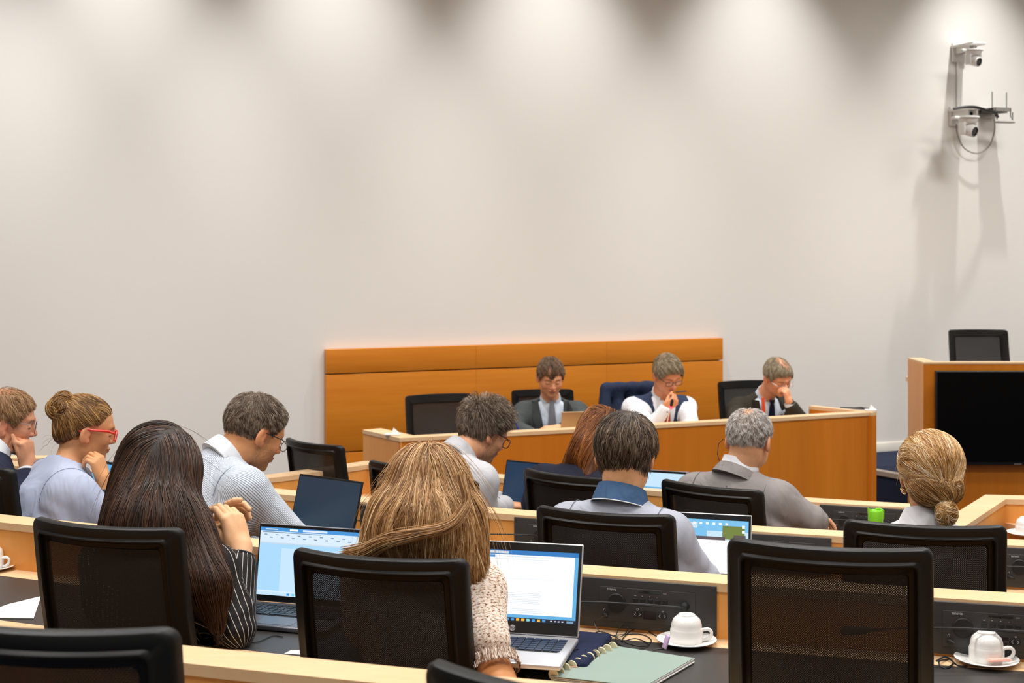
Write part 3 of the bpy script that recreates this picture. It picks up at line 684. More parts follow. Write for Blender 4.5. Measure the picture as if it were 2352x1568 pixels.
def cloth_mat(name, c, rough=.85, stripes=None, tweed=None, heather=.12, fine=None):
    """stripes=(colour, pitch, width, wobble); coordinates come from the garment's own pattern attributes su, sv"""
    m = mat(name, c, rough, spec=.2); nt = m.node_tree; L = nt.links.new; b = nt.nodes['Principled BSDF']
    tc = nd(nt, 'TexCoord'); n = nd(nt, 'TexNoise', Scale=240.0, Detail=2.0); L(tc.outputs['Object'], n.inputs['Vector'])
    col = mixc(nt, math_n(nt, 'MULTIPLY', n.outputs['Fac'], heather*2), tuple(min(1, a*(1+heather)) for a in c), tuple(a*(1-heather*1.5) for a in c))
    if stripes:
        sc, pitch, wd, w_ = stripes; a = nd(nt, 'Attribute', attribute_name='su'); v = a.outputs['Fac']
        if w_: nn = nd(nt, 'TexNoise', Scale=9.0); L(tc.outputs['Object'], nn.inputs['Vector']); v = math_n(nt, 'ADD', v, math_n(nt, 'MULTIPLY', nn.outputs['Fac'], w_))
        fr = math_n(nt, 'FRACT', math_n(nt, 'MULTIPLY', math_n(nt, 'ADD', v, 10.0), 1/pitch)); col = mixc(nt, math_n(nt, 'LESS_THAN', fr, wd), col, sc)
    if tweed:
        a = nd(nt, 'Attribute', attribute_name='su'); a2 = nd(nt, 'Attribute', attribute_name='sv'); cb = nd(nt, 'CombineXYZ'); L(a.outputs['Fac'], cb.inputs[0]); L(a2.outputs['Fac'], cb.inputs[1])
        mp = nd(nt, 'Mapping'); mp.inputs['Scale'].default_value = (95, 240, 1); L(cb.outputs[0], mp.inputs['Vector'])
        vo = nd(nt, 'TexNoise', Scale=1.0, Detail=2.0, Roughness=.7); L(mp.outputs['Vector'], vo.inputs['Vector'])
        cr = nd(nt, 'ValToRGB'); e = cr.color_ramp.elements; e[0].position = .37; e[0].color = (*tweed[0], 1); e[1].position = .43; e[1].color = (*tweed[1], 1); e.new(.58).color = (*tweed[2], 1); L(vo.outputs['Fac'], cr.inputs['Fac']); col = cr.outputs['Color']
        bp = nd(nt, 'Bump', Strength=.6, Distance=.002); L(vo.outputs['Fac'], bp.inputs['Height']); L(bp.outputs['Normal'], b.inputs['Normal'])
    else:
        bp = nd(nt, 'Bump', Strength=.15, Distance=.0008); L(n.outputs['Fac'], bp.inputs['Height']); L(bp.outputs['Normal'], b.inputs['Normal'])
    n3 = nd(nt, 'TexNoise', Scale=7.0, Detail=2.5, Roughness=.5, Distortion=1.6); mp3 = nd(nt, 'Mapping'); mp3.inputs['Scale'].default_value = (1, 1, .6); L(tc.outputs['Object'], mp3.inputs['Vector']); L(mp3.outputs['Vector'], n3.inputs['Vector'])
    b3 = nd(nt, 'Bump', Strength=.55, Distance=.028); L(n3.outputs['Fac'], b3.inputs['Height']); L(bp.outputs['Normal'], b3.inputs['Normal']); L(b3.outputs['Normal'], b.inputs['Normal'])
    L(col, b.inputs['Base Color']); return m

# ------------------------------------------------------------------ hair strands
def tubes_np(PTS, r, n=3):
    """PTS (N,S,3) strands, r (N,S) radii -> verts, quads"""
    N, S, _ = PTS.shape; T = np.gradient(PTS, axis=1); T = nrm(T); up = nrm(np.cross(T, nrm(np.random.randn(N, 1, 3)+0*T))); bi = np.cross(T, up); vs = []
    for k in range(n): a = 2*PI*k/n; vs.append(PTS+(up*math.cos(a)+bi*math.sin(a))*r[..., None])
    vs = np.stack(vs, 2); base = (np.arange(N)[:, None, None]*S+np.arange(S-1)[None, :, None])*n; k = np.arange(n)[None, None, :]; k2 = (k+1) % n
    q = np.stack([base+k, base+k2, base+n+k2, base+n+k], -1); return vs.reshape(-1, 3), q.reshape(-1, 4)
def grow(S, roots, init, flow, length, steps, hug=1.0, off=.002, offj=.004, stiff=.35, noise=.12, rad=.0006, clump=0, seed=0, freq=30):
    rs = np.random.RandomState(seed); N = len(roots); p = roots.copy(); d = nrm(init); L = length*(np.ones(N) if np.isscalar(length) else 1); st = (L/steps)[:, None]
    target = off+offj*(rs.rand(N)**1.5 if np.isscalar(offj) else 1); PTS = [p.copy()]; ph = rs.randn(N, 3)*.0
    if clump:
        cc = roots[rs.choice(N, clump)]; ci = np.argmin(((roots[:, None]-cc[None])**2).sum(-1), 1) if N*clump < 8e6 else None
        cn = rs.randn(clump, 3)[ci]*noise
    else: cn = 0
    for i in range(steps):
        v = flow(p, i/steps)+cn+np.stack([wob(p, freq, 3.1), wob(p, freq, 7.7), wob(p, freq, 11.9)], -1)*noise+rs.randn(N, 3)*noise*.35
        g = grad(S, p); D = S.ev(p); v = nrm(v); v = v-np.clip((v*g).sum(-1, keepdims=True), -9, 0)*g if hug < .5 else v-(v*g).sum(-1, keepdims=True)*g*hug
        d = nrm(d*stiff+nrm(v)*(1-stiff)); p = p+d*st
        D = S.ev(p); g = grad(S, p); t = target*min(1, .3+(i+1)/3) if hug < .69 or hug > .71 else 0*D
        corr = np.where(D < t, t-D, np.where(hug > 0, (t-D)*hug*.6, 0)); p = p+g*np.clip(corr, -.02, .02)[:, None]; PTS.append(p.copy())
    PTS = np.stack(PTS, 1); s = np.linspace(0, 1, steps+1)[None]; r = rad*(1-.75*s**3)*(.7+.6*rs.rand(N, 1)); return PTS, r
def sample_on(S, c, R, k, keep, n, seed=1, rad=.22, extra=None):
    """points on the surface of S seen from centre c, local directions filtered by keep(local point / k)"""
    rs = np.random.RandomState(seed); d = nrm(rs.randn(n*3, 3)); o = npv(c); t = np.full(len(d), rad); X = o+d*t[:, None]
    for _ in range(40): D = S.ev(X); t = t-D*.9; X = o+d*t[:, None]
    loc = (X-o)@np.array(R)/k; m = keep(loc); return X[m][:n], loc[m][:n]
HL = lambda y, a=(.088, .066, .020, .030, -.030, -.062): np.interp(y, (-.10, -.03, 0, .03, .062, .10), (a[5], a[4], a[3], a[2], a[1], a[0]))
# ------------------------------------------------------------------ people
def Rhead(yaw, pitch, roll): return Matrix.Rotation(-math.radians(yaw), 3, 'Z') @ Matrix.Rotation(-math.radians(pitch), 3, 'X') @ Matrix.Rotation(math.radians(roll), 3, 'Y')
M['trouser'] = cloth_mat('dark_trousers', s2l(40, 40, 46)); M['shoe'] = mat('black_leather', s2l(20, 18, 17), .4); M['shirt_white'] = cloth_mat('white_cotton', s2l(232, 234, 238), .8, heather=.02)
M['brow'] = None
class Fig: pass
def person(label, zf, head, neck, ty, lean=12, k=1.0, fem=False, w=1.0, arms=None, skin=(214, 152, 116), browc=(90, 66, 48), beard=None, coat=None,
           fine=.0032, neck_r=None, closed=True, nose=1.0, lips=(176, 100, 88), voxel=.0075):
    """arms: {'R'|'L': dict(E=(px,py,d), W=(px,py,d), hand=dict(f=,n=,curl=..)|None, bare=0..1)}"""
    f = Fig(); f.k = k; f.zf = zf; f.c = P(*head[:3]); f.R = Rhead(*head[3:]); f.N = P(*neck); f.Rn = np.array(f.R); f.cn = npv(f.c)
    y = math.radians(ty); L = math.radians(lean); fh = V3(math.sin(y), math.cos(y), 0); r = V3(math.cos(y), -math.sin(y), 0); z = V3(0, 0, 1)
    u = z*math.cos(L)+fh*math.sin(L); fw = fh*math.cos(L)-z*math.sin(L); f.r, f.u, f.fw, f.fh = r, u, fw, fh; N = npv(f.N); B3 = np.stack([r, fw, u], 1); f.B3 = B3
    pel = N-u*.50*k; f.pel = pel; f.J = {}; f.E = {}; f.W = {}
    root = thing('person', label, 'person', (pel[0], pel[1], zf)); f.root = root
    sg = {'R': 1, 'L': -1}
    for s in 'RL':
        f.J[s] = N+r*sg[s]*.165*w*k-u*.085*k+fw*.012
        a = (arms or {}).get(s) or {}
        f.E[s] = npv(P(*a['E'])) if 'E' in a else f.J[s]-u*.20*k+fh*.14*k+r*sg[s]*.05
        f.W[s] = npv(P(*a['W'])) if 'W' in a else f.E[s]+fh*.22*k-r*sg[s]*.10-z*.01
    f.arms = arms or {}
    def torso(S, q=0.0, sl=None):
        """q shrinks the radii; sl = how far each sleeve goes"""
        S.cone(N-u*.012, N-u*.12, .048*k-q, .075*k-q, .04)
        for s in 'RL':
            S.cone(N-u*.022, f.J[s], .036*k-q, .054*k*min(w, 1.05)-q, .035)
            S.cone(f.J[s], f.J[s]-u*.10+fw*.01, .055*k-q, .06*k-q, .05)
        S.ell(N-u*.165*k+fw*.038*k, (.168*w*k-q, .108*w*k-q, .18*k-q), B3, .05); S.ell(N-u*.37*k+fw*.040*k, (.150*w*k-q, .112*w*k-q, .17*k-q), B3, .06)
        if fem:
            for s in (-1, 1): S.ell(N-u*.22*k+fw*.115*k+r*s*.07*k, (.06-q, .055-q, .06-q), B3, .05)
        S.ell(pel, (.175*w*k-q, .125*k-q, .12*k-q), B3, .06)
        for s in 'RL':
            e = 1.0 if sl is None else sl.get(s, 1.0)
            S.cone(f.J[s], f.J[s]+(f.E[s]-f.J[s])*min(1, e), .057*k*min(w, 1.1)-q, .057*k-q+(.044-.057)*k*min(1, e), .035)
            if e > 1: S.cone(f.E[s], f.E[s]+(f.W[s]-f.E[s])*(e-1), .043*k-q, .043*k-q+(.031-.043)*k*(e-1), .02)
        return S
    f.torso = torso
    # --- skin, one mesh: coarse under the clothes, fine for head and hands
    nr = neck_r or (.048 if fem else .057)
    VS, FS, CS = [], [], []; base = np.array(s2l(skin[0], min(255, skin[1]+6), skin[2])); n0 = 0
    def push(vs, fs, col):
        nonlocal n0
        VS.append(vs); FS.append(fs+n0); CS.append(col); n0 += len(vs)
    S = torso(Sdf(), .016, {s: (1.0 if (arms or {}).get(s, {}).get('bare') else 1.9) for s in 'RL'}); vs, fs = surfnet(*S.grid(.012)); push(vs, fs, np.tile(base, (len(vs), 1)))
    H_ = Sdf(); T = head_prims(H_, f.c, f.R, k, fem, nose=nose); f.T = T; f.headonly = Sdf(); head_prims(f.headonly, f.c, f.R, k, fem, ears=False, nose=nose)
    H_.cone(T(0, -.030, -.035), N-u*.01+fw*.012, nr*k*.98, nr*k*1.06, .03)
    for s in 'RL': H_.cone(N-u*.022, N+(f.J[s]-N)*.55, .036*k-.008, .050*k-.014, .05)
    f.head = H_
    vs, fs = surfnet(*H_.grid(fine)); vs = smooth_np(vs, fs, 1, .35)
    loc = (vs-f.cn)@f.Rn/k; f.headverts = len(vs); col = np.tile(base, (len(vs), 1)); X, Y, Z = loc.T; AX = np.abs(X)
    def mix(m, c, a=1.0): m = np.clip(m, 0, 1)[:, None]*a; return col*(1-m)+np.array(s2l(*c))*m
    near = Y > .05
    col = mix(np.exp(-(((AX-.042)/.022)**2+((Z+.022)/.02)**2))*near, (214, 120, 96), .35)
    col = mix(np.exp(-((X/.016)**2+((Z+.022)/.014)**2))*near, (214, 122, 100), .4)
    col = mix((np.exp(-(((AX-.081)/.01)**2))*(Y > -.04)*(Y < .02)*(np.abs(Z) < .035)), (214, 116, 88), .45)
    if beard: 
        bl = np.clip((-.020-.35*(Y-.05)*(Y > .05)-Z)/.012, 0, 1)*np.clip((Y+.012)/.02, 0, 1)*(Z > -.12)*np.clip(1-(AX < .02)*(Z < -.046)*(Z > -.066)*1.0, 0, 1); sb = (AX > .055)*(Y > .0)*(Y < .03)*(Z < .02)*(Z > -.03)
        col = mix(np.maximum(bl, sb)*(.6+.4*wob(vs, 420)), beard[:3], beard[3])
    col = mix(((((Z+.0545)/.0095)**2+(X/.024)**2) < 1)*(Y > .085), lips, .75)
    col = mix(np.exp(-((Z+.0548)/.0016)**2)*(AX < .022)*(Y > .085), (90, 44, 38), .8)
    ey = np.exp(-((Z-(.000 if closed else .006)+.10*(AX-.031)**2/.02)/(.0028))**2)*(AX > .017)*(AX < .046)*(Y > .06)
    if not closed: col = mix(((((Z-.004)/.006)**2+((AX-.031)/.013)**2) < 1)*(Y > .06), (225, 220, 215)); col = mix(((((Z-.004)/.0055)**2+((AX-.031)/.0055)**2) < 1)*(Y > .06), (50, 36, 30))
    col = mix(ey, (70, 42, 34), .85)
    br = np.exp(-((Z-(.0285-.12*(AX-.03)**2/.02-.1*np.clip(AX-.034, 0, 1)))/.0042)**2)*np.clip((AX-.011)/.005, 0, 1)*np.clip((.052-AX)/.006, 0, 1)*(Y > .05)
    col = mix(br, browc, .85); push(vs, fs, col)
    for s in 'RL':
        a = (arms or {}).get(s) or {}; hd = a.get('hand'); bare = a.get('bare', 0)
        if hd is None: continue
        Hn = Sdf(); fa = f.W[s]+(f.E[s]-f.W[s])*max(.45, bare*1.0)
        hand_prims(Hn, f.W[s], V3(*hd['f']), V3(*hd['n']), s == 'R', hd.get('curl', (.3, .35, .3)), hd.get('spread', .06), k*hd.get('k', 1.0), hd.get('thumb', (.6, .65, .35, .3)), forearm=fa)
        if bare: Hn.cone(fa, f.E[s], .040*k, .043*k, .02)
        if bare > 1: Hn.cone(f.E[s], f.J[s], .043*k, .05*k, .03)
        vs, fs = surfnet(*Hn.grid(hd.get('h', .0026))); col = np.tile(base, (len(vs), 1))
        col = col*(1+.05*wob(vs, 60)[:, None]); push(vs, fs, col*np.array([1.02, 1.0, .94]))
    f.body = np_mesh('body', np.concatenate(VS), np.concatenate(FS), M['skin'], root, col=np.concatenate(CS)); 
    # --- garment
    if coat: f.top = garment(f, torso, coat, voxel, sg)
    # --- trousers and shoes, hidden behind the desks
    Tq = Sdf(); Tq.ell(pel-u*.03, (.18*w*k, .14*k, .12*k), B3, .05); Sh = Sdf()
    for s in 'RL':
        kn = pel+fh*.40*k+r*sg[s]*.12-z*.03; kn[2] = zf+.50; an = kn-fh*.02; an[2] = zf+.10
        Tq.cone(pel+r*sg[s]*.08-z*.03, kn, .085*k, .062*k, .04); Tq.cone(kn, an, .06*k, .048*k, .03); Sh.cone(an-z*.055-fh*.03, an-z*.062+fh*.13, .036, .033, .02)
    vs, fs = surfnet(*Tq.grid(.014)); np_mesh('trousers', smooth_np(vs, fs, 2), fs, M[f.tr] if hasattr(f, 'tr') else M['trouser'], root)
    vs, fs = surfnet(*Sh.grid(.008)); np_mesh('shoes', vs, fs, M['shoe'], root)
    return f
def pattern(f, vs, k):
    N = npv(f.N); q = vs-N; segs = [('t', N-f.u*.05, f.pel, .13)]
    for s in 'RL': segs += [('a', f.J[s], f.E[s], .055), ('a', f.E[s], f.W[s], .045)]
    best = np.full(len(vs), 9.0); su = q@f.r; sv = q@f.u
    for i, (kd, a, b, r) in enumerate(segs):
        D = Sdf.prim('c', (a, b, r, r), vs); m = D < best-(.012 if i else 0); best = np.where(m, D, best)
        if kd == 'a' and m.any():
            ax = nrm(b-a); e1 = nrm(np.cross(ax, f.u+f.r*.1)); e2 = np.cross(ax, e1); w_ = vs-a; ang = np.arctan2(w_@e2, w_@e1)
            su = np.where(m, ang*.068, su); sv = np.where(m, w_@ax, sv)
    return su, sv
def garment(f, torso, c, voxel, sg, name=None):
    k = f.k; S = Sdf(); sl = c.get('sleeve', {'R': 1.93, 'L': 1.93}); S = torso(S, c.get('q', -.004), sl); N = npv(f.N); u, r, fw = f.u, f.r, f.fw
    for e in c.get('extra', []): e(S, f)
    T = f.T; no = c.get('open', .064)*k; ax = nrm(T(0, -.03, -.04)-N+fw*.0)
    S.cone(N+ax*c.get('rise', .022)+fw*.012+nrm(ax)*no*.55, N+ax*.16+fw*.02, no, no*1.25, .006, True)
    for e in c.get('cuts', []): e(S, f)
    amp = c.get('wr', .0045); seed = c.get('seed', 1.0)
    def disp(X):
        d = amp*(.7*wob(X*np.array([1, 1, .45]), 13, seed)+.3*wob(X*np.array([1, 1, .6]), 27, seed+3))
        for s in 'RL':
            for c0, c1, a0 in ((f.E[s], f.J[s], 1.0), (f.J[s]-u*.05, f.J[s]+(f.E[s]-f.J[s])*.4, .8)):
                e = X-c0; dd = (e*e).sum(-1); t = e@nrm(c1-c0); d += amp*.75*a0*np.exp(-dd/.0065)*np.sin(t*115+4*wob(X, 11, seed))*(.6+.6*wob(X, 9, seed+4))
        e = (X-(N-u*.36)); d += amp*.7*np.exp(-((e@u)/.11)**2)*np.sin((e@u)*60+3*(e@r)*4+4*wob(X, 8, seed))
        for s in 'RL':
            e = X-(f.J[s]-u*.10*k); dd = (e*e).sum(-1); q = e@nrm(u+.8*r*sg[s]); d += amp*.7*np.exp(-dd/.009)*np.sin(q*85+4*wob(X, 10, seed+5))*(.6+.6*wob(X, 8, seed+2))
        return d
    Fv, lo, h = S.grid(voxel, disp=disp); vs, fs = surfnet(Fv, lo, h); vs = smooth_np(vs, fs, 2, .45); su, sv = pattern(f, vs, k)
    f.coatS = S
    return np_mesh(name or c.get('name', 'shirt'), vs, fs, c['mat'], f.root, attrs={'su': su, 'sv': sv})
def collar(f, m, name='collar', r0=.066, h=.036, gap=30, fold=True, lift=0.0, back=.012, tilt=.35, thick=.004, flare=.016, parent=None, piping=None):
    """folded collar band round the neck; gap (degrees) opens it at the throat"""
    N = npv(f.N); T = f.T; ax = nrm(nrm(T(0, -.03, -.04)-N)*.5+f.u*.5+f.fw*.0); a0 = nrm(f.fw-np.dot(f.fw, ax)*ax); a1 = np.cross(a0, ax); c = N+ax*(.012+lift)+a0*back; k = f.k
    pro = [(r0, -.012), (r0*.985, h*.6), (r0*.98, h), (r0+thick*.8, h+thick*.6)]+([(r0+flare*.6, h*.45), (r0+flare, -.002-h*.15), (r0+flare-thick, -.004-h*.15), (r0+thick, -.012)] if fold else [(r0+thick, -.012)])
    mb = MB(); rings = []; g = math.radians(gap)/2
    for i in range(49):
        t = g+(2*PI-2*g)*i/48; front = math.cos(t)
        dz = -tilt*r0*(front*.5+.5)*1.6; rings.append([Vector(c+(a0*math.cos(t)*1.05+a1*math.sin(t))*rr*k+ax*(zz+dz)*k) for rr, zz in pro])
    n = len(rings[0]); o = parent_loc(f.root)
    rings = [[v-o for v in rg] for rg in rings]; mb.loft(rings, cap=True)
    ob = mb.obj(name, m, parent or f.root)
    if piping:
        mp = MB(); mp.tube([rg[5]+(rg[5]-rg[2])*.04 for rg in rings], .0016, 6); mp.obj('collar_piping', piping, ob)
    return ob
def seam(f, m, back=True, sleeves='RL', r_=.0007):
    """stitched seams lying on the garment: down the middle of the back and round each armhole"""
    S = Sdf(); S.p = [p for p in f.coatS.p if not p[4]]; N = npv(f.N); o_ = npv(parent_loc(f.root)); lines_ = []
    if back: lines_.append((np.array([N-f.u*z-f.fw*.30 for z in np.linspace(.05, .44, 26)]), np.tile(f.fw, (26, 1))))
    for s in sleeves:
        g = 1 if s == 'R' else -1; a = np.radians(np.linspace(-35, 215, 34)); c = f.J[s]-f.r*g*.022; D = np.outer(np.cos(a), f.fw)+np.outer(np.sin(a), f.u); lines_.append((c+D*.16, -D))
    for O, D in lines_:
        t = np.zeros(len(O))
        for _ in range(50): t += np.clip(S.ev(O+D*t[:, None]), -.02, .05)*.8
        mb = MB(); mb.tube([Vector(p-o_) for p in O+D*t[:, None]+0*D], r_*1.6, 5); mb.obj('seam', m, f.top)
def cuff(f, s, m, t0=.86, t1=.99, r=.037, name='cuff'):
    a = Vector(f.E[s]+(f.W[s]-f.E[s])*t0)-parent_loc(f.root); b = Vector(f.E[s]+(f.W[s]-f.E[s])*t1)-parent_loc(f.root); mb = MB()
    mb.tube([a, a+(b-a)*.1, a+(b-a)*.9, b, b-(b-a)*.1], [r*.93, r, r, r*.97, r*.86], 20, cap=False); return mb.obj(name, m, f.root)
def hair_obj(f, mats, shell=None, strands=None, name='hair', voxel=.004, keep=None, parent=None):
    VS, FS, MI, LK = [], [], [], []; n0 = 0; rs = np.random.RandomState(2)
    if shell is not None:
        vs, fs = shell if isinstance(shell, tuple) else surfnet(*shell.grid(voxel))
        VS.append(vs); FS.append(fs); MI.append(np.zeros(len(fs))); LK.append(np.zeros(len(vs))); n0 = len(vs)
    for st_ in (strands or []):
        PTS, r = st_[:2]; vs, fs = tubes_np(PTS, r); lk = .5+.48*wob(PTS[:, 0], 150, 5)+.18*rs.randn(len(PTS))+(st_[2] if len(st_) > 2 else 0); LK.append(np.repeat(np.clip(lk, 0, 1), PTS.shape[1]*3)); VS.append(vs); FS.append(fs+n0); MI.append(np.ones(len(fs))); n0 += len(vs)
    return np_mesh(name, np.concatenate(VS), np.concatenate(FS), mats, parent or f.root, mi=np.concatenate(MI), attrs={'lock': np.concatenate(LK)})
def cap_shell(f, th, zl, fine=.0035, extra=None):
    """scalp cap: head surface pushed out by th(local) above the hairline zl(y, x)"""
    S = f.headonly.copy(); k = f.k
    if extra: extra(S)
    lo = f.cn-.16*k; hi = f.cn+.16*k; Fv, lo, h = S.grid(fine, lo, hi); n = Fv.shape
    I = np.argwhere(np.abs(Fv) < .06); X = lo+I*h; loc = (X-f.cn)@f.Rn/k; v = Fv[tuple(I.T)]-th(loc); cut = (zl(loc[:, 1], loc[:, 0])-loc[:, 2])*k; a, b, kk = v, cut, .012
    hh = np.clip(.5-.5*(b-a)/kk, 0, 1); Fv[tuple(I.T)] = b*(1-hh)+a*hh+kk*hh*(1-hh)
    G = Fv.copy(); m = np.ones(n, bool); m[tuple(I.T)] = False; G[m & (Fv < 0)] = .05 if False else G[m & (Fv < 0)]
    return surfnet(G, lo, h)
def short_hair(f, mats, th=.008, zl=None, crown=(0, -.05, .12), L=.03, n=6000, lift=.35, fwd=0.0, side=0.0, seed=3, fore=None, bald=None, rad=.0007, noise=.25, thf=None, topL=None, steps=5, clump=400, freq=30, hug=.7):
    zl = zl or (lambda y, x: HL(y)); thf = thf or (lambda l: th*(1-.0*l[:, 0]))
    sh = cap_shell(f, lambda l: thf(l)*.75*(.3+.7*np.clip((l[:, 2]-zl(l[:, 1], l[:, 0]))/.04, 0, 1)), (lambda y, x: zl(y, x)+.010)) if not bald else cap_shell(f, lambda l: thf(l)*.75-(.03*bald(l)), (lambda y, x: zl(y, x)+.010))
    keep = lambda l: (l[:, 2] > zl(l[:, 1], l[:, 0])-.002+.004*wob(l, 90)) & ((np.random.RandomState(5).rand(len(l)) > bald(l)) if bald else True) & ~((np.abs(l[:, 0]) > .078) & (l[:, 2] < .028) & (l[:, 1] > -.035))
    rad *= .72; n = int(n*1.5); X, loc = sample_on(f.headonly, f.cn, f.Rn, f.k, keep, n, seed); cr = npv(f.T(*crown)); g = grad(f.headonly, X)
    def flow(p, t):
        l = (p-f.cn)@f.Rn/f.k; d = nrm(p-cr)+f.Rn@V3(side, fwd, 0)-V3(0, 0, .25); return d
    Lv = L*(.6+.8*np.random.RandomState(seed).rand(len(X)))*(topL(loc) if topL else 1)*f.k
    edge = np.clip((loc[:, 2]-zl(loc[:, 1], loc[:, 0]))/.045, 0, 1); Lv = Lv*(.22+.78*edge); tv = thf(loc)*(.35+.65*edge); rr = np.random.RandomState(seed+1).rand(len(X))
    st = grow(f.headonly, X, nrm(g*lift+nrm(flow(X, 0))*(1-lift)), flow, Lv, steps, hug=hug, off=0, offj=tv*(.25+.95*rr), stiff=.45, noise=noise, rad=rad, clump=clump, seed=seed, freq=freq)
    PT, r = st; S_ = np.linspace(0, 1, PT.shape[1])[None, :, None]; PT = PT+g[:, None, :]*(tv*(.35+.75*rr))[:, None, None]*np.minimum(1, S_*2.5)+g[:, None, :]*(lift*.010*S_**2)
    return hair_obj(f, mats, sh, [(PT, r)])
def glasses(f, m, rim=.0016, w=.024, hgt=.018, name='glasses', z=.004, y=.108, temple_mat=None, tr=.0017, square=3.0, half=False, ty=.012):
    T = lambda a, b, c: Vector(f.T(a, b, c))-parent_loc(f.root); g = bpy.data.objects.new(name, None); COL.objects.link(g); g.parent = f.root
    for s in (-1, 1):
        pts = [];
        for i in range(33):
            a = 2*PI*i/32; ca, sa = math.cos(a), math.sin(a); e = 2/square
            pts.append(T(s*.033+w*math.copysign(abs(ca)**e, ca), y-.10*(s*.033+w*ca)**2*6, z+hgt*math.copysign(abs(sa)**e, sa)))
        mb = MB(); mb.tube(pts, rim, 6, cap=False); mb.obj('rim', m, g)
        mb = MB(); mb.add([p for p in pts[:-1]], [tuple(range(32))]); mb.obj('lens', M['glass'], g)
        mb = MB(); mb.tube([T(s*(.033+w), y-.012, z+hgt*.5), T(s*.076, .070, z+hgt*.55+ty*.4), T(s*.083, .015, z+ty), T(s*.084, -.012, z+ty), T(s*.081, -.034, z-.012+ty)], [tr, tr*1.3, tr, tr, tr], 6); mb.obj('temple', temple_mat or m, g)
    mb = MB(); mb.tube([T(-.010, y-.001, z+hgt*.35), T(0, y+.002, z+hgt*.55), T(.010, y-.001, z+hgt*.35)], rim, 6); mb.obj('bridge', m, g)
    return g
gm = mat('spectacle_glass', (1, 1, 1), .02); gm.node_tree.nodes['Principled BSDF'].inputs['Alpha'].default_value = .10; M['glass'] = gm
RM = {'grey_brown': hair_mat('salt_pepper_brown', [s2l(60, 46, 36), s2l(98, 78, 60), s2l(140, 122, 104), s2l(176, 162, 146)]),
      'brown_grey': hair_mat('greying_brown', [s2l(34, 26, 20), s2l(72, 56, 44), s2l(112, 92, 74), s2l(168, 148, 126)]),
      'silver': hair_mat('silver_short', [s2l(110, 98, 90), s2l(168, 160, 154), s2l(214, 208, 204), s2l(236, 232, 228)]),
      'dkbrown': hair_mat('long_dark_brown', [s2l(26, 15, 9), s2l(50, 31, 20), s2l(74, 48, 32), s2l(104, 72, 48)], .34, .5),
      'blonde': hair_mat('long_dark_blonde', [s2l(96, 62, 32), s2l(156, 110, 64), s2l(200, 154, 100), s2l(240, 206, 158)], .38, .5),
      'bun': hair_mat('highlighted_blonde', [s2l(112, 68, 24), s2l(178, 124, 58), s2l(230, 190, 128), s2l(255, 244, 220)], .38, .5),
      'topbun': hair_mat('golden_brown', [s2l(52, 32, 14), s2l(104, 68, 28), s2l(158, 110, 52), s2l(214, 176, 116)], .4, .45),
      'auburn': hair_mat('auburn', [s2l(62, 32, 12), s2l(112, 62, 24), s2l(156, 92, 38), s2l(186, 120, 58)], .38, .5),
      'ginger': hair_mat('light_reddish_brown', [s2l(104, 72, 42), s2l(148, 108, 70), s2l(182, 142, 100), s2l(206, 172, 132)]),
      'brown': hair_mat('mid_brown', [s2l(54, 36, 24), s2l(88, 62, 42), s2l(124, 94, 66), s2l(150, 120, 92)]),
      'sandy': hair_mat('sandy_grey', [s2l(104, 88, 64), s2l(140, 122, 94), s2l(172, 156, 128), s2l(196, 184, 160)])}
def HM(n, d): 
    c = mat(n+'_under', s2l(*d), .6, bump=(90, .5, .003)); return [c, RM[n]]

# 1. man in the grey polo shirt -----------------------------------------------------------------
polo_m = cloth_mat('heather_grey_pique', s2l(158, 161, 172), .9, heather=.25); polo_c = cloth_mat('blue_collar', s2l(62, 88, 120), .85); white_pipe = mat('white_piping', s2l(235, 235, 235), .8)
f = person('person in a heather grey polo shirt with blue collar, dark hair, seen from behind', ZF[2], (1437, 1048, 4.45, 14, 16, 0), (1424, 1154, 4.40), 26, 14, 1.02, w=.98,
    skin=(222, 158, 118), arms={'R': dict(E=(1618, 1338, 4.36), W=(1560, 1330, 4.66)), 'L': dict(E=(1285, 1330, 4.52), W=(1340, 1320, 4.75))},
    coat=dict(mat=polo_m, sleeve={'R': 1.9, 'L': 1.9}, q=-.010, seed=2.2, open=.066, wr=.007))
collar(f, polo_c, r0=.070, h=.042, gap=40, tilt=.3, flare=.020, back=.008, lift=.006, piping=white_pipe)
seam(f, mat('grey_thread', s2l(112, 114, 126), .9), back=False)
short_hair(f, HM('brown_grey', (50, 39, 31)), .014, lambda y, x: HL(y, (.088, .066, .02, .026, -.036, -.078)), (.01, -.045, .12), .055, 9000, .22, noise=.16, rad=.0009, thf=lambda l: .012+.008*np.clip(l[:, 2]/.1, 0, 1), steps=6)

# 2. man in the grey suit -----------------------------------------------------------------------
suit_m = cloth_mat('grey_wool_suit', s2l(132, 126, 124), .8, heather=.1)
f = person('person in a mid grey suit with cropped silver hair and an earphone wire', ZF[3], (1721, 1013, 5.55, 30, 12, 0), (1692, 1092, 5.53), 34, 16, 1.0, w=1.04,
    skin=(216, 156, 124), neck_r=.058, arms={'R': dict(E=(1866, 1196, 5.42), W=(1820, 1200, 5.75)), 'L': dict(E=(1640, 1205, 5.9), W=(1838, 1176, 5.72), hand=dict(f=(.9, .1, -.25), n=(0, -.3, -1), h=.004))},
    coat=dict(mat=suit_m, name='jacket', q=-.012, seed=5.1, open=.066, wr=.008, voxel=.008))
collar(f, M['shirt_white'], 'shirt_collar', r0=.068, h=.046, gap=36, tilt=.35, flare=.010, lift=.014)
seam(f, mat('dark_grey_thread', s2l(84, 80, 80), .9))
collar(f, suit_m, 'jacket_collar', r0=.076, h=.030, gap=70, tilt=.45, flare=.026, lift=.006)
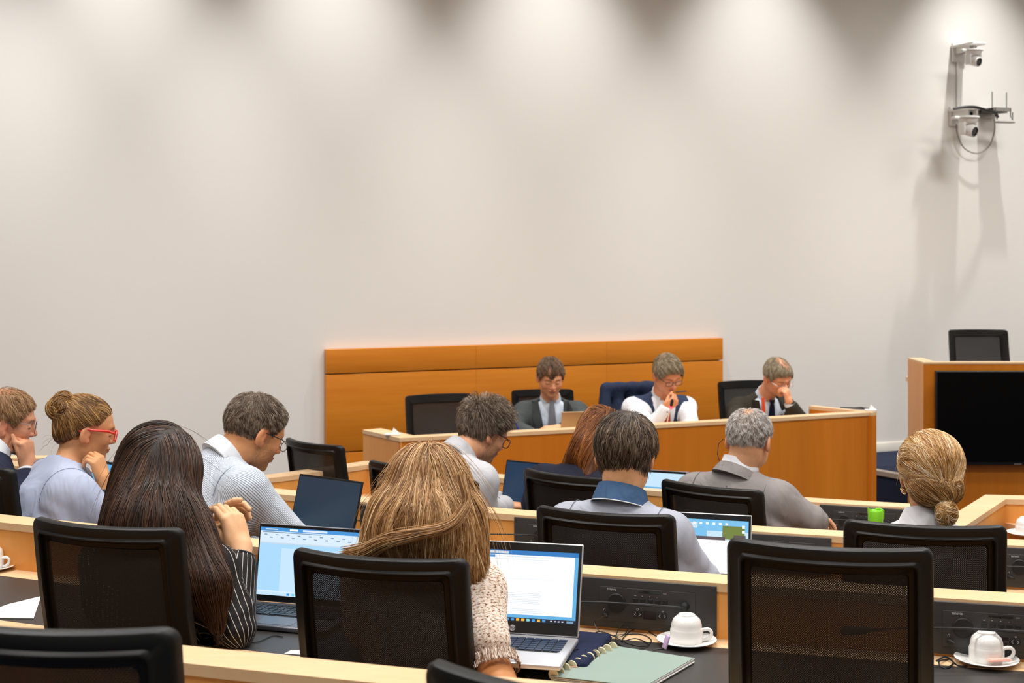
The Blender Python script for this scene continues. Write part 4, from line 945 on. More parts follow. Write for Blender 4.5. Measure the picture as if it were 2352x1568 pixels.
short_hair(f, HM('silver', (150, 132, 118)), .006, lambda y, x: HL(y, (.088, .066, .02, .03, -.040, -.086)), (0, -.05, .12), .014, 9000, .45, noise=.2, rad=.0009,
    bald=lambda l: np.clip(1.35-np.sqrt((l[:, 0]/.040)**2+((l[:, 1]+.030)/.050)**2)*1.1, 0, .96)*(l[:, 2] > .07), thf=lambda l: .0045+.003*np.clip(l[:, 2]/.1, 0, 1))
mb = MB(); T = lambda *a: Vector(f.T(*a))-parent_loc(f.root)
mb.tube([T(-.088, 0, -.012), T(-.104, -.01, .0), T(-.118, -.02, -.02), T(-.116, -.03, -.06), T(-.100, -.035, -.095)], .0016, 6); mb.obj('earphone_wire', M['cable'], f.root)

# 3. woman with the low blonde bun ---------------------------------------------------------------
wj = cloth_mat('white_jacket', s2l(212, 210, 214), .85, heather=.03)
f = person('person with highlighted blonde hair in a low bun and a white jacket, seen from behind', ZF[2], (2138, 1092, 4.12, 14, 10, 0), (2128, 1206, 4.10), 10, 10, .95, True, w=.92,
    skin=(212, 152, 116), coat=dict(mat=wj, name='jacket', q=-.006, seed=7.7, open=.060))
collar(f, wj, r0=.064, h=.050, gap=80, tilt=.5, flare=.026, lift=.002)
k = f.k; mass = f.headonly.copy(); T = f.T
mass.ell(T(.0, -.030, .040), (.094*k, .102*k, .093*k), f.Rn, .02); mass.ell(T(.012, -.066, -.035), (.074*k, .052*k, .056*k), f.Rn, .025)
hs = cap_shell(f, lambda l: .004+0*l[:, 0], lambda y, x: HL(y, (.095, .07, .018, -.008, -.06, -.13)), extra=lambda S: (S.ell(T(.0, -.030, .040), (.094*k, .102*k, .093*k), f.Rn, .02), S.ell(T(.012, -.066, -.035), (.074*k, .052*k, .056*k), f.Rn, .025)))
B = npv(T(.030, -.098, -.020)); kn = Sdf(); kn.ell(T(.040, -.098, -.108), (.028, .024, .036), f.Rn, .01)
X, loc = sample_on(mass, f.cn, f.Rn, k, lambda l: (l[:, 2] > HL(l[:, 1], (.086, .06, .012, -.01, -.05, -.10))), 14000, 11, .2)
def fl(p, t): d = B-p; q = (p-f.cn)@f.Rn; return nrm(d)+np.outer(.35*np.sign(q[:, 0])*np.clip(np.abs(q[:, 0])/.05, 0, 1), V3(0, 0, -.6))
s1 = grow(mass, X, nrm(B-X), fl, .075, 9, hug=1, off=.001, offj=.005, stiff=.5, noise=.14, rad=.0007, clump=260, seed=4, freq=22)
# crossing lower locks and the small knot
X2, l2 = sample_on(mass, f.cn, f.Rn, k, lambda l: (l[:, 2] < .0) & (l[:, 1] < -.02) & (l[:, 2] > -.11), 5200, 12, .2)
K = npv(T(.036, -.10, -.098))
s2 = grow(mass, X2, nrm(K-X2), lambda p, t: nrm(K-p)*1.0+f.Rn@V3(.55, 0, -.1), .06, 8, hug=1, off=.003, offj=.006, stiff=.5, noise=.12, rad=.0007, clump=120, seed=5)+(-.28,)
X3, l3 = sample_on(kn, K, f.Rn, 1, lambda l: l[:, 2] > -9, 2200, 13, .1)
s3 = grow(kn, X3, f.Rn@V3(0, 0, -1)+0*X3, lambda p, t: np.cross(p-K, f.Rn@V3(1, .2, .6))*20+f.Rn@V3(0, 0, -.4), .04, 8, hug=1, off=.001, offj=.004, noise=.15, rad=.0007, clump=30, seed=6)
fly, lf = sample_on(mass, f.cn, f.Rn, k, lambda l: (l[:, 2] > .0) & (np.abs(l[:, 0]) > .04), 40, 21, .2)
s4 = grow(mass, fly, nrm(grad(mass, fly)*.25+V3(0, 0, -1)), lambda p, t: grad(mass, p)*.10+V3(.0, 0, -1), .05, 8, hug=0, off=0, stiff=.8, noise=.35, rad=.0004, seed=8)
h = hair_obj(f, HM('bun', (168, 118, 62)), hs, [s1, s2, s4]); hair_obj(f, HM('bun', (168, 118, 62)), kn, [s3], 'hair_knot', .003, parent=f.root)
mb = MB(); q = Vector(f.T(-.083, -.006, -.042))-parent_loc(f.root)
for i in range(3): mb.tube([q+Vector((.006*math.cos(a)+.002*i, .004*math.sin(a*2), .008*math.sin(a)-.004*i)) for a in np.linspace(0, 2*PI, 13)], .0013, 5, cap=False)
mb.obj('earring', mat('gold', (.75, .5, .25), .25, 1), f.root)

# 4. woman with the long dark hair ---------------------------------------------------------------
bl = cloth_mat('black_pinstripe_blouse', s2l(16, 14, 15), .6, stripes=(s2l(214, 206, 198), .021, .085, .006), heather=.1)
f = person('person with very long dark brown hair, black blouse with thin white stripes, hands clasped', ZF[1], (372, 1084, 3.74, 20, 10, 0), (366, 1226, 3.70), 24, 10, .97, True,
    skin=(226, 172, 138), arms={'R': dict(E=(540, 1446, 3.56), W=(556, 1266, 3.70), hand=dict(k=1.12, f=(-.035, .02, .10), n=(-.85, .45, .1), curl=((.45, .95, .9), (.55, 1.0, .9), (.6, 1.0, .9), (.6, .9, .8)), thumb=(.9, .15, .5, .2), h=.0021)),
                                'L': dict(E=(330, 1440, 3.80), W=(482, 1236, 3.86), hand=dict(k=1.12, f=(.06, -.02, .09), n=(.75, -.35, -.25), curl=((.15, .35, .3), (.3, .7, .6), (.5, .9, .7), (.6, .9, .8)), thumb=(.8, .3, .4, .2), h=.0022))},
    coat=dict(mat=bl, name='blouse', q=-.008, seed=9.3, open=.06, wr=.0055, sleeve={'R': 1.80, 'L': 1.85}, voxel=.006))
cuff(f, 'R', bl, .60, .86, .042, 'sleeve_cuff')
mb = MB(); a_ = Vector(f.E['R']+(f.W['R']-f.E['R'])*.93)-parent_loc(f.root); ax = Vector(f.W['R']-f.E['R']).normalized(); e1 = ax.cross(Vector((0, 1, 0))).normalized(); e2 = ax.cross(e1)
mb.tube([a_+(e1*math.cos(t)+e2*math.sin(t))*.034+ax*.004*math.cos(t) for t in np.linspace(0, 2*PI, 25)], .0032, 6, cap=False); mb.obj('hair_tie', M['cable'], f.root)
k = f.k; T = f.T; S = f.headonly.copy(); S.ell(T(0, -.018, .040), (.088*k, .106*k, .092*k), f.Rn, .02)
A = lambda px, py, d: P(px, py, d)
S.cone(A(368, 1090, 3.70), A(352, 1205, 3.62), .098, .112, .04); S.cone(A(352, 1205, 3.62), A(400, 1330, 3.56), .100, .095, .05); S.cone(A(430, 1215, 3.63), A(480, 1340, 3.54), .060, .048, .05); S.cone(A(480, 1340, 3.54), A(497, 1430, 3.50), .040, .018, .03); S.cone(A(318, 1120, 3.66), A(276, 1290, 3.58), .060, .045, .05)
face = npv(T(.03, .10, -.03)); S.ell(T(.0, .115, -.045), (.07, .062, .10), f.Rn, .01, True)
hs = surfnet(*S.grid(.006))
X, loc = sample_on(S, f.cn, f.Rn, k, lambda l: (l[:, 2] > -.04) & ~((l[:, 1] > .085) & (l[:, 2] < .07)), 8500, 31, .24)
part = npv(T(.045, .03, .13))
def fl(p, t):
    q = (p-f.cn)@f.Rn; top = np.clip((q[:, 2]-.05)/.05, 0, 1)[:, None]
    side = np.sign(q[:, 0]-.045)[:, None]; d = np.tile(V3(-.05, -.15, -1), (len(p), 1)); d[:, 0] += np.where((p[:, 2] < 1.12), .32*np.clip((p[:, 0]+.95)*4, -1, 1), 0)
    return d*(1-top*.6)+(f.Rn@np.stack([side[:, 0]*.9, -.5+0*q[:, 0], -.2+0*q[:, 0]])).T*top
s1 = grow(S, X, fl(X, 0), fl, .44+.16*np.random.RandomState(2).rand(len(X)), 22, hug=1, off=.0005, offj=.0055, stiff=.6, noise=.065, rad=.0008, clump=240, seed=14, freq=9)
X2 = np.array([npv(A(px, py, 3.62)) for px, py in zip(np.random.RandomState(3).uniform(270, 480, 2600), np.random.RandomState(4).uniform(1110, 1290, 2600))]); dd = S.ev(X2); X2 = X2-grad(S, X2)*dd[:, None]
s2 = grow(S, X2, V3(0, 0, -1)+0*X2, fl, .22, 14, hug=1, off=.001, offj=.007, stiff=.6, noise=.10, rad=.0011, clump=160, seed=15, freq=9)
X3, _ = sample_on(S, f.cn, f.Rn, k, lambda l: l[:, 2] > -.02, 26, 33, .24); s3 = grow(S, X3, grad(S, X3)*.5+V3(0, 0, -.5), lambda p, t: V3(.25, 0, -.8)+grad(S, p)*.25, .16, 14, hug=0, off=.003, offj=.01, stiff=.8, noise=.35, rad=.0004, seed=17, freq=12)
hair_obj(f, HM('dkbrown', (30, 18, 11)), hs, [s1, s2, s3])

# 5. woman with the long blonde hair -------------------------------------------------------------
tw = cloth_mat('tweed', s2l(220, 200, 180), .95, tweed=(s2l(112, 72, 50), s2l(214, 188, 164), s2l(244, 234, 224)))
f = person('person with long dark blonde hair in a cream and brown tweed short-sleeved jacket', ZF[1], (984, 1126, 3.50, 12, 18, 0), (972, 1274, 3.46), 20, 12, .86, True,
    skin=(196, 126, 82), arms={'R': dict(E=(1144, 1572, 3.24), W=(1085, 1466, 3.47), bare=1.2, hand=dict(f=(-.2, .9, -.2), n=(0, 0, -1), h=.004))},
    coat=dict(mat=tw, name='jacket', q=-.010, seed=4.4, open=.066, sleeve={'R': .56, 'L': .5}, voxel=.006, wr=.003, rise=.03))
# frayed sleeve hem
c0 = f.J['R']+(f.E['R']-f.J['R'])*.74; ax = nrm(f.E['R']-f.J['R']); e1 = nrm(np.cross(ax, V3(0, 0, 1))); e2 = np.cross(ax, e1); rs = np.random.RandomState(9); th_ = rs.rand(420)*2*PI
b0 = c0+(np.cos(th_)[:, None]*e1+np.sin(th_)[:, None]*e2)*.057; PT = np.stack([b0+ax*.010*j+(np.cos(th_)[:, None]*e1+np.sin(th_)[:, None]*e2)*.001*j+rs.randn(420, 3)*.0015 for j in range(4)], 1)
vs, fs = tubes_np(PT, np.full((420, 4), .0013)); np_mesh('frayed_hem', vs, fs, hair_mat('fray', [s2l(120, 84, 64), s2l(200, 176, 156), s2l(235, 225, 215)], .9), f.root, attrs={'lock': np.repeat(rs.rand(420), 12)})
k = f.k; T = f.T; S = f.headonly.copy(); S.ell(T(0, -.014, .036), (.086*k, .104*k, .090*k), f.Rn, .02)
S.cone(A(984, 1130, 3.47), A(976, 1215, 3.42), .098, .122, .04); S.cone(A(976, 1215, 3.42), A(1010, 1310, 3.40), .108, .075, .04); S.cone(A(1070, 1180, 3.44), A(1088, 1300, 3.38), .040, .026, .04); S.cone(A(1088, 1300, 3.38), A(1112, 1375, 3.38), .022, .008, .02); S.cone(A(900, 1180, 3.44), A(840, 1275, 3.42), .05, .014, .04)
S.ell(T(.0, .120, -.045), (.07, .062, .10), f.Rn, .01, True)
hs = surfnet(*S.grid(.006))
X, loc = sample_on(S, f.cn, f.Rn, k, lambda l: (l[:, 2] > -.02) & ~((l[:, 1] > .085) & (l[:, 2] < .07)), 9000, 41, .24)
def fl(p, t):
    q = (p-f.cn)@f.Rn; top = np.clip((q[:, 2]-.055)/.05, 0, 1)[:, None]; d = np.tile(V3(.0, -.1, -1), (len(p), 1)); d[:, 0] += .35*np.clip((p[:, 0]-f.cn[0])*8, -1, 1)*np.where(p[:, 2] < 1.1, np.where(p[:, 2] < 1.0, .5, -.15), .5); rad_ = nrm(q+V3(0, .03, 0)); rad_[:, 2] = -.1
    return d*(1-top*.75)+(f.Rn@rad_.T).T*top
s1 = grow(S, X, fl(X, 0), fl, .26+.16*np.random.RandomState(2).rand(len(X)), 20, hug=1, off=.0005, offj=.010, stiff=.6, noise=.11, rad=.0008, clump=220, seed=24, freq=11)
X2 = np.array([npv(A(px, py, 3.36)) for px, py in zip(np.random.RandomState(3).uniform(880, 1095, 3000), np.random.RandomState(4).uniform(1120, 1270, 3000))]); X2 = X2-grad(S, X2)*S.ev(X2)[:, None]
s2 = grow(S, X2, V3(0, 0, -1)+0*X2, fl, .17, 14, hug=1, off=.002, offj=.012, stiff=.6, noise=.14, rad=.0008, clump=100, seed=25, freq=12)
X3, _ = sample_on(S, f.cn, f.Rn, k, lambda l: l[:, 2] > -.02, 130, 43, .24); s3 = grow(S, X3, grad(S, X3)*.4+V3(0, 0, -.5), lambda p, t: V3(.05, 0, -.9)+grad(S, p)*.22, .22, 16, hug=0, off=.003, offj=.015, stiff=.8, noise=.45, rad=.0005, seed=27, freq=14)
# one loose lock sweeping across the back of the head
cv = [A(1060, 1090, 3.33), A(1072, 1150, 3.30), A(1040, 1200, 3.275), A(960, 1228, 3.262), A(895, 1240, 3.28), A(845, 1262, 3.34), A(795, 1278, 3.40)]
def catmull(c, n=40):
    c = [np.array(q) for q in c]; c = [2*c[0]-c[1]]+c+[2*c[-1]-c[-2]]; out = []
    for i in range(1, len(c)-2):
        for t in np.linspace(0, 1, max(2, n//(len(c)-3)), endpoint=False):
            out.append(.5*((2*c[i])+(-c[i-1]+c[i+1])*t+(2*c[i-1]-5*c[i]+4*c[i+1]-c[i+2])*t*t+(-c[i-1]+3*c[i]-3*c[i+1]+c[i+2])*t**3))
    return np.array(out+[c[-2]])
cc = catmull(cv); rs = np.random.RandomState(6); nn_ = 420; o1 = rs.randn(nn_, 1, 3)*.005; o2 = rs.randn(nn_, 1, 3)*.010; tt = np.linspace(0, 1, len(cc))[None, :, None]
PT = cc[None]+o1*(1-tt)+o2*tt+np.stack([wob((cc[None]+o1).reshape(-1, 3), 30, s_).reshape(nn_, -1) for s_ in (1, 5, 9)], -1)*.003; s4 = (PT, np.full(PT.shape[:2], .0007))
hair_obj(f, HM('blonde', (122, 80, 42)), hs, [s1, s2, s3, s4])
mb = MB(); q = Vector(npv(A(893, 1262, 3.40)))-parent_loc(f.root); mb.tube([q+Vector((-.015, .0, .012)), q, q+Vector((.02, 0, .002)), q+Vector((.045, .01, .0))], [.004, .008, .007, .004], 8); mb.obj('neck_ribbon', M['cable'], f.root)
# 6. man in the striped shirt --------------------------------------------------------------------
st_m = cloth_mat('blue_striped_shirt', s2l(206, 210, 216), .8, stripes=(s2l(104, 124, 148), .0060, .36, 0), heather=.03)
f = person('person in a white shirt with fine blue stripes and glasses, head bent down', ZF[2], (583, 996, 4.92, 54, 26, 0), (512, 1058, 4.86), 48, 34, 1.03, w=1.12,
    skin=(206, 140, 100), beard=(92, 66, 50, .55), arms={'R': dict(E=(690, 1252, 4.78), W=(735, 1272, 5.02)), 'L': dict(E=(560, 1240, 5.3), W=(700, 1235, 5.4))},
    coat=dict(mat=st_m, q=-.014, seed=3.3, open=.068, wr=.006))
seam(f, mat('blue_grey_thread', s2l(120, 132, 150), .9), back=False)
collar(f, st_m, r0=.072, h=.040, gap=50, tilt=.45, flare=.022, lift=.006)
short_hair(f, HM('grey_brown', (88, 72, 58)), .009, lambda y, x: HL(y, (.082, .062, .012, .03, -.034, -.070)), (0, -.05, .12), .020, 9000, .35, noise=.28, rad=.0008, thf=lambda l: .006+.009*np.clip((l[:, 2])/.1, 0, 1), clump=500)
glasses(f, M['cable'], .0012, .024, .017, tr=.0014, square=2.4, z=.000)

# 7. woman with the red glasses ------------------------------------------------------------------
sw = cloth_mat('pale_blue_knit', s2l(164, 171, 192), .95, heather=.05)
f = person('person in a pale blue jumper with red glasses and hair in a high bun', ZF[2], (196, 990, 5.12, 66, 12, 0), (148, 1070, 5.06), 58, 26, .97, True, w=1.05,
    skin=(206, 142, 104), arms={'L': dict(E=(240, 1200, 5.00), W=(238, 1104, 5.02), bare=1, hand=dict(f=(-.25, -.1, .9), n=(-.8, .3, -.1), curl=(.9, 1.1, .6), k=.95)),
                                'R': dict(E=(252, 1200, 4.96), W=(330, 1215, 5.2))},
    coat=dict(mat=sw, name='jumper', q=-.020, seed=6.1, open=.074, wr=.008, rise=.004, sleeve={'R': 1.6, 'L': .7}))
seam(f, mat('pale_thread', s2l(130, 138, 160), .9))
glasses(f, mat('red_frame', s2l(226, 46, 30), .35), .0022, .026, .019, tr=.0042, square=3.4)
k = f.k; T = f.T; S = f.headonly.copy(); S.ell(T(0, -.020, .042), (.083*k, .100*k, .088*k), f.Rn, .02); S.ell(T(0, -.075, -.01), (.055*k, .035*k, .05*k), f.Rn, .02)
hs = cap_shell(f, lambda l: .004+0*l[:, 0], lambda y, x: HL(y, (.100, .088, .044, .040, -.018, -.070)), extra=lambda S_: (S_.ell(T(0, -.020, .042), (.083*k, .100*k, .088*k), f.Rn, .02), S_.ell(T(0, -.075, -.01), (.055*k, .035*k, .05*k), f.Rn, .02)))
B = npv(T(0, -.100, .100))
X, loc = sample_on(S, f.cn, f.Rn, k, lambda l: l[:, 2] > HL(l[:, 1], (.086, .072, .03, .025, -.03, -.075)), 9000, 51, .22)
s1 = grow(S, X, nrm(B-X), lambda p, t: nrm(B-p), .07, 8, hug=1, off=.001, offj=.004, stiff=.5, noise=.15, rad=.0008, clump=160, seed=44, freq=22)
bun = Sdf(); bc = P(138, 938, 5.08); bun.ell(bc, (.046, .042, .036), f.Rn, .01); bun.cone(bc, B, .034, .028, .02)
X, _ = sample_on(bun, npv(bc), f.Rn, 1, lambda l: l[:, 2] > -9, 1900, 52, .12); axb = f.Rn@V3(.9, -.3, .2)
s2 = grow(bun, X, np.cross(X-npv(bc), axb), lambda p, t: np.cross(p-npv(bc), axb)*20+nrm(npv(bc)-p)*.3+(B-p)*2, .06, 9, hug=1, off=.001, offj=.006, stiff=.5, noise=.35, rad=.0012, clump=60, seed=45)
X, _ = sample_on(S, f.cn, f.Rn, k, lambda l: (l[:, 1] < -.05) & (l[:, 2] < -.03) & (l[:, 2] > -.07), 46, 53, .2)
s3 = grow(S, X, grad(S, X), lambda p, t: np.stack([wob(p, 60, 1)-.35, wob(p, 60, 4)*.5, wob(p, 60, 8)-.6], -1), .085, 12, hug=0, off=0, stiff=.6, noise=.5, rad=.0005, seed=46)
hair_obj(f, HM('topbun', (70, 45, 20)), hs, [s1, s3]); hair_obj(f, HM('topbun', (120, 84, 40)), bun, [s2], 'hair_bun', .004, parent=f.root)
mb = MB(); a_ = Vector(f.E['L']+(f.W['L']-f.E['L'])*.72)-parent_loc(f.root); ax = Vector(f.W['L']-f.E['L']).normalized(); mb.tube([a_-ax*.012, a_-ax*.010, a_+ax*.010, a_+ax*.012], [.033, .0345, .0345, .033], 20); mb.obj('watch_strap', M['cable'], f.root)

# 8. man at the left edge ------------------------------------------------------------------------
nv = cloth_mat('navy_wool', s2l(34, 38, 56), .85)
f = person('person in a navy suit and round glasses at the left edge, cheek on his fist', ZF[2], (12, 972, 5.2, 72, 12, 0), (-34, 1040, 5.12), 62, 26, 1.0, w=1.08,
    skin=(216, 150, 122), arms={'R': dict(E=(50, 1168, 5.04), W=(66, 1070, 5.16), hand=dict(f=(-.10, -.02, .95), n=(-.9, .2, .15), curl=(1.1, 1.3, .9), thumb=(.9, .1, .2, .1))), 'L': dict(E=(20, 1150, 5.5), W=(90, 1150, 5.5))},
    coat=dict(mat=nv, name='jacket', q=-.014, seed=8.2, open=.066, sleeve={'R': 1.66, 'L': 1.9}))
cuff(f, 'R', M['shirt_white'], .70, .90, .036); collar(f, M['shirt_white'], 'shirt_collar', h=.044, lift=.010, flare=.012)
short_hair(f, HM('ginger', (150, 112, 76)), .010, lambda y, x: HL(y, (.080, .060, .0, .03, -.034, -.066)), (0, -.045, .12), .034, 7000, .25, noise=.2, rad=.0009,
    bald=lambda l: np.clip(1.2-np.sqrt((l[:, 0]/.045)**2+((l[:, 1]+.02)/.055)**2), 0, .8)*(l[:, 2] > .07))
glasses(f, mat('thin_grey_metal', (.2, .2, .2), .3, 1), .0010, .021, .020, square=2.0, tr=.0010)

# 9. man in the light grey jacket ----------------------------------------------------------------
lj = cloth_mat('light_grey_jacket', s2l(184, 184, 188), .88, heather=.06)
f = person('person in a light grey jacket, beard and dark glasses, typing at a laptop', ZF[3], (1110, 996, 6.08, 58, 28, 0), (1050, 1050, 6.0), 46, 30, 1.0, w=1.04,
    skin=(212, 148, 116), beard=(78, 60, 48, .6), arms={'R': dict(E=(1108, 1176, 5.86), W=(1160, 1160, 6.08), hand=dict(f=(.9, .25, -.1), n=(0, 0, -1), curl=(.35, .5, .3), h=.003)), 'L': dict(E=(1060, 1160, 6.3), W=(1150, 1150, 6.4))},
    coat=dict(mat=lj, name='jacket', q=-.013, seed=1.7, open=.066, wr=.006))
seam(f, mat('light_thread', s2l(140, 140, 144), .9))
collar(f, lj, 'jacket_collar', r0=.073, h=.044, gap=70, tilt=.45, flare=.022, lift=.006)
short_hair(f, HM('grey_brown', (80, 64, 50)), .016, lambda y, x: HL(y, (.086, .066, .02, .03, -.034, -.064)), (0, -.05, .12), .032, 7500, .22, noise=.22, rad=.0010, thf=lambda l: .010+.016*np.clip((l[:, 2]-.02)/.08, 0, 1), clump=160, hug=.6, fwd=.5)
glasses(f, M['cable'], .0020, .025, .019, tr=.0020, square=3.2)

# 10. woman with auburn hair ---------------------------------------------------------------------
dn = cloth_mat('dark_denim', s2l(30, 33, 46), .9, heather=.15)
f = person('person with shoulder-length auburn hair and a dark denim jacket, bending over the desk', ZF[3], (1384, 1010, 5.86, 30, 34, -12), (1342, 1072, 5.76), 34, 40, .97, True, w=1.0,
    skin=(214, 150, 118), coat=dict(mat=dn, name='jacket', q=-.010, seed=2.9, open=.066))
mb = MB(); o_ = parent_loc(f.root)
collar(f, dn, 'jacket_collar', r0=.068, h=.036, gap=80, tilt=.4, flare=.020, lift=.002, piping=mat('orange_stitching', s2l(176, 104, 60), .8))
k = f.k; T = f.T; S = f.headonly.copy(); S.ell(T(0, -.018, .040), (.086*k, .104*k, .090*k), f.Rn, .02)
S.cone(P(1372, 1010, 5.80), P(1345, 1050, 5.74), .085, .060, .04); S.cone(P(1350, 1025, 5.76), P(1308, 1066, 5.76), .060, .022, .04); S.cone(P(1370, 1030, 5.74), P(1352, 1092, 5.66), .055, .022, .03); S.ell(T(.0, .118, -.045), (.07, .062, .10), f.Rn, .01, True)
hs = surfnet(*S.grid(.006)); X, loc = sample_on(S, f.cn, f.Rn, k, lambda l: (l[:, 2] > -.04) & ~((l[:, 1] > .085) & (l[:, 2] < .07)), 6500, 61, .24)
def fl(p, t): q = (p-f.cn)@f.Rn; top = np.clip((q[:, 2]-.06)/.05, 0, 1)[:, None]; rad_ = nrm(q+V3(0, .03, 0)); return V3(-.35, -.05, -1)*(1-top*.8)+(f.Rn@rad_.T).T*top
s1 = grow(S, X, fl(X, 0), fl, .26, 18, hug=1, off=.001, offj=.008, stiff=.6, noise=.16, rad=.0009, clump=140, seed=64, freq=16)
hair_obj(f, HM('auburn', (96, 52, 20)), hs, [s1])

# 11-13. the men on the dais ---------------------------------------------------------------------
def vcut(zb, w0, sl, shift=0.0):
    """opens the garment front in a V: w0 half width at the button (zb below the neck), widening upwards"""
    def mk(S, f):
        N = npv(f.N); k = f.k
        def fn(X): q = X-N; x = np.abs(q@f.r-shift); z = q@f.u; y = q@f.fw; return np.maximum(np.maximum((x-(w0+sl*np.clip(z+zb, 0, 9)))*.87, -(z+zb)), np.maximum(-(y-.03), y-.185))
        S.fn(fn, N-.30, N+.16, .004)
    return mk
def march(S, O, D, n=60, h=.004):
    O = np.array(O, float); t = np.zeros(len(O))
    for _ in range(n): t += np.clip(S.ev(O+D*t[:, None]), -.02, .05)*.8
    return O+D*t[:, None]
def front_strip(f, S, pts, wd, m, name, off=.003, th=.003, parent=None):
    """pts: (x, z, halfwidth) in the chest frame, laid on the front of S"""
    N = npv(f.N); L_, R_ = [], []; S2 = Sdf(); S2.p = [p for p in S.p if not p[4]]; S = S2
    up_ = []
    for x, z, hw in pts: ze = min(z, -.03); up_.append((f.u-f.fw*.45)*(z-ze)); L_.append(N+f.r*(x-hw)+f.u*ze+f.fw*.30); R_.append(N+f.r*(x+hw)+f.u*ze+f.fw*.30)
    C_ = [(a+b)/2 for a, b in zip(L_, R_)]; A = [march(S, q, -f.fw)+np.array(up_) for q in (L_, C_, R_)]; mb = MB(); o_ = npv(parent_loc(f.root)); rings = []
    for a, c, b in zip(*A): e = f.fw; rings.append([Vector(a+e*off-o_), Vector(c+e*(off+.002)-o_), Vector(b+e*off-o_), Vector(b+e*(off+th)-o_), Vector(c+e*(off+th+.002)-o_), Vector(a+e*(off+th)-o_)])
    mb.loft(rings); return mb.obj(name, m, parent or f.root)
def lapels(f, m, zb=.36, w0=.010, sl=.20, wd=.046):
    for s in (-1, 1):
        pts = []
        for i in range(9):
            t = i/8; z = -zb+(zb+.030)*t; e = w0+sl*(z+zb); hw = wd*(.25+1.1*min(t, .78)/.78)*(1 if t < .8 else .72)/2; pts.append((s*(e+hw*.9), z, hw))
        front_strip(f, f.coatS, pts, wd, m, 'lapel', .001, .004)
dk = cloth_mat('charcoal_suit', s2l(66, 70, 70), .85); tie1 = mat('grey_silk_tie', s2l(122, 124, 132), .5); br = cloth_mat('brown_black_suit', s2l(48, 44, 36), .85)
vst = cloth_mat('navy_waistcoat', s2l(44, 54, 78), .85); ltb = cloth_mat('pale_blue_shirt', s2l(206, 216, 228), .8, heather=.03)
def shirt_under(f, m, q=-.001, name='shirt', sleeve=None):
    c = dict(mat=m, q=q, seed=3.0, open=.058, sleeve=sleeve or {'R': 1.0, 'L': 1.0}, wr=.002, voxel=.007, name=name); o = garment(f, f.torso, c, .007, {'R': 1, 'L': -1}); f.shirtS = f.coatS; return o
f = person('person in a charcoal suit and grey tie on the dais, looking down and writing', -.2, (1264, 866, 9.1, 170, 24, 0), (1264, 921, 9.20), 176, 14, 1.0, w=1.02,
    skin=(226, 158, 126), browc=(120, 84, 58), arms={'R': dict(E=(1180, 982, 9.02), W=(1226, 1000, 8.80)), 'L': dict(E=(1350, 984, 9.0), W=(1284, 984, 8.74), hand=dict(f=(-.9, -.1, -.05), n=(0, .3, -1), curl=(.5, .6, .4), h=.004))}, fine=.0035)
shirt_under(f, ltb); f.top = garment(f, f.torso, dict(mat=dk, name='jacket', q=-.014, seed=4.0, open=.070, cuts=[vcut(.36, .010, .20)], sleeve={'R': 1.9, 'L': 1.85}, wr=.005), .008, {'R': 1, 'L': -1})
lapels(f, dk); collar(f, ltb, 'shirt_collar', r0=.060, h=.038, gap=60, tilt=.30, flare=.014, lift=.008)
front_strip(f, f.shirtS, [(0, .040, .020), (0, .014, .014), (0, .002, .018), (0, -.10, .026), (0, -.24, .034), (0, -.40, .038)], 0, tie1, 'tie', .012, .006)
short_hair(f, HM('brown', (84, 58, 38)), .008, lambda y, x: HL(y, (.072, .052, -.002, .03, -.034, -.066))-.03*np.exp(-((x-.012)/.022)**2)*(y > .05), (0, -.05, .12), .034, 6500, .25, noise=.26, rad=.0014, fwd=.5,
    bald=lambda l: np.clip(1.25-np.sqrt(((np.abs(l[:, 0]+.004)-.030)/.020)**2+((l[:, 1]-.060)/.026)**2), 0, .92)*(l[:, 2] > .06))
pn = thing('pen', 'blue ballpoint pen in the hand of the man in the charcoal suit', 'pen', P(1192, 988, 8.86)); mb = MB(); mb.tube([(-.035, 0, .075), (.0, 0, 0), (.004, 0, -.01)], [.0045, .0045, .001], 8); mb.obj('barrel', mat('blue_plastic', s2l(40, 60, 160), .35), pn)

f = person('person in a white shirt and navy waistcoat on the dais, fist held to his mouth', -.2, (1532, 860, 9.12, 158, 30, 4), (1518, 910, 9.26), 166, 24, 1.0, w=1.08,
    skin=(222, 146, 112), browc=(120, 92, 64), arms={'R': dict(E=(1494, 982, 8.96), W=(1528, 938, 8.94), hand=dict(f=(.55, -.1, .45), n=(-.35, .75, .35), curl=(1.0, 1.3, .7), h=.003, k=.92, thumb=(.9, .1, .7, .6))), 'L': dict(E=(1586, 978, 9.06), W=(1560, 1000, 8.8))}, fine=.0035)
f.top = garment(f, f.torso, dict(mat=M['shirt_white'], name='shirt', q=-.008, seed=4.6, open=.062, wr=.006), .0075, {'R': 1, 'L': -1}); f.shirtS = f.coatS
def vest(S, f): pass
def armcut(S, f):
    for s in 'RL': sg_ = 1 if s == 'R' else -1; S.ell(f.J[s]+f.r*sg_*.035-f.u*.01, (.062, .14, .105), f.B3, .01, True)
f.shirtS2 = f.coatS
garment(f, f.torso, dict(mat=vst, name='waistcoat', q=-.013, seed=4.0, open=.070, cuts=[armcut, vcut(.26, .008, .26)], sleeve={'R': .1, 'L': .1}, wr=.003), .0075, {'R': 1, 'L': -1}); f.coatS = f.shirtS2
collar(f, M['shirt_white'], 'shirt_collar', r0=.061, h=.042, gap=60, tilt=.30, flare=.012, lift=.012)
front_strip(f, f.shirtS, [(0, .040, .022), (0, .014, .014), (0, .0, .020), (0, -.12, .026), (0, -.24, .030)], 0, mat('red_tie', s2l(196, 70, 40), .5), 'tie', .012, .006)
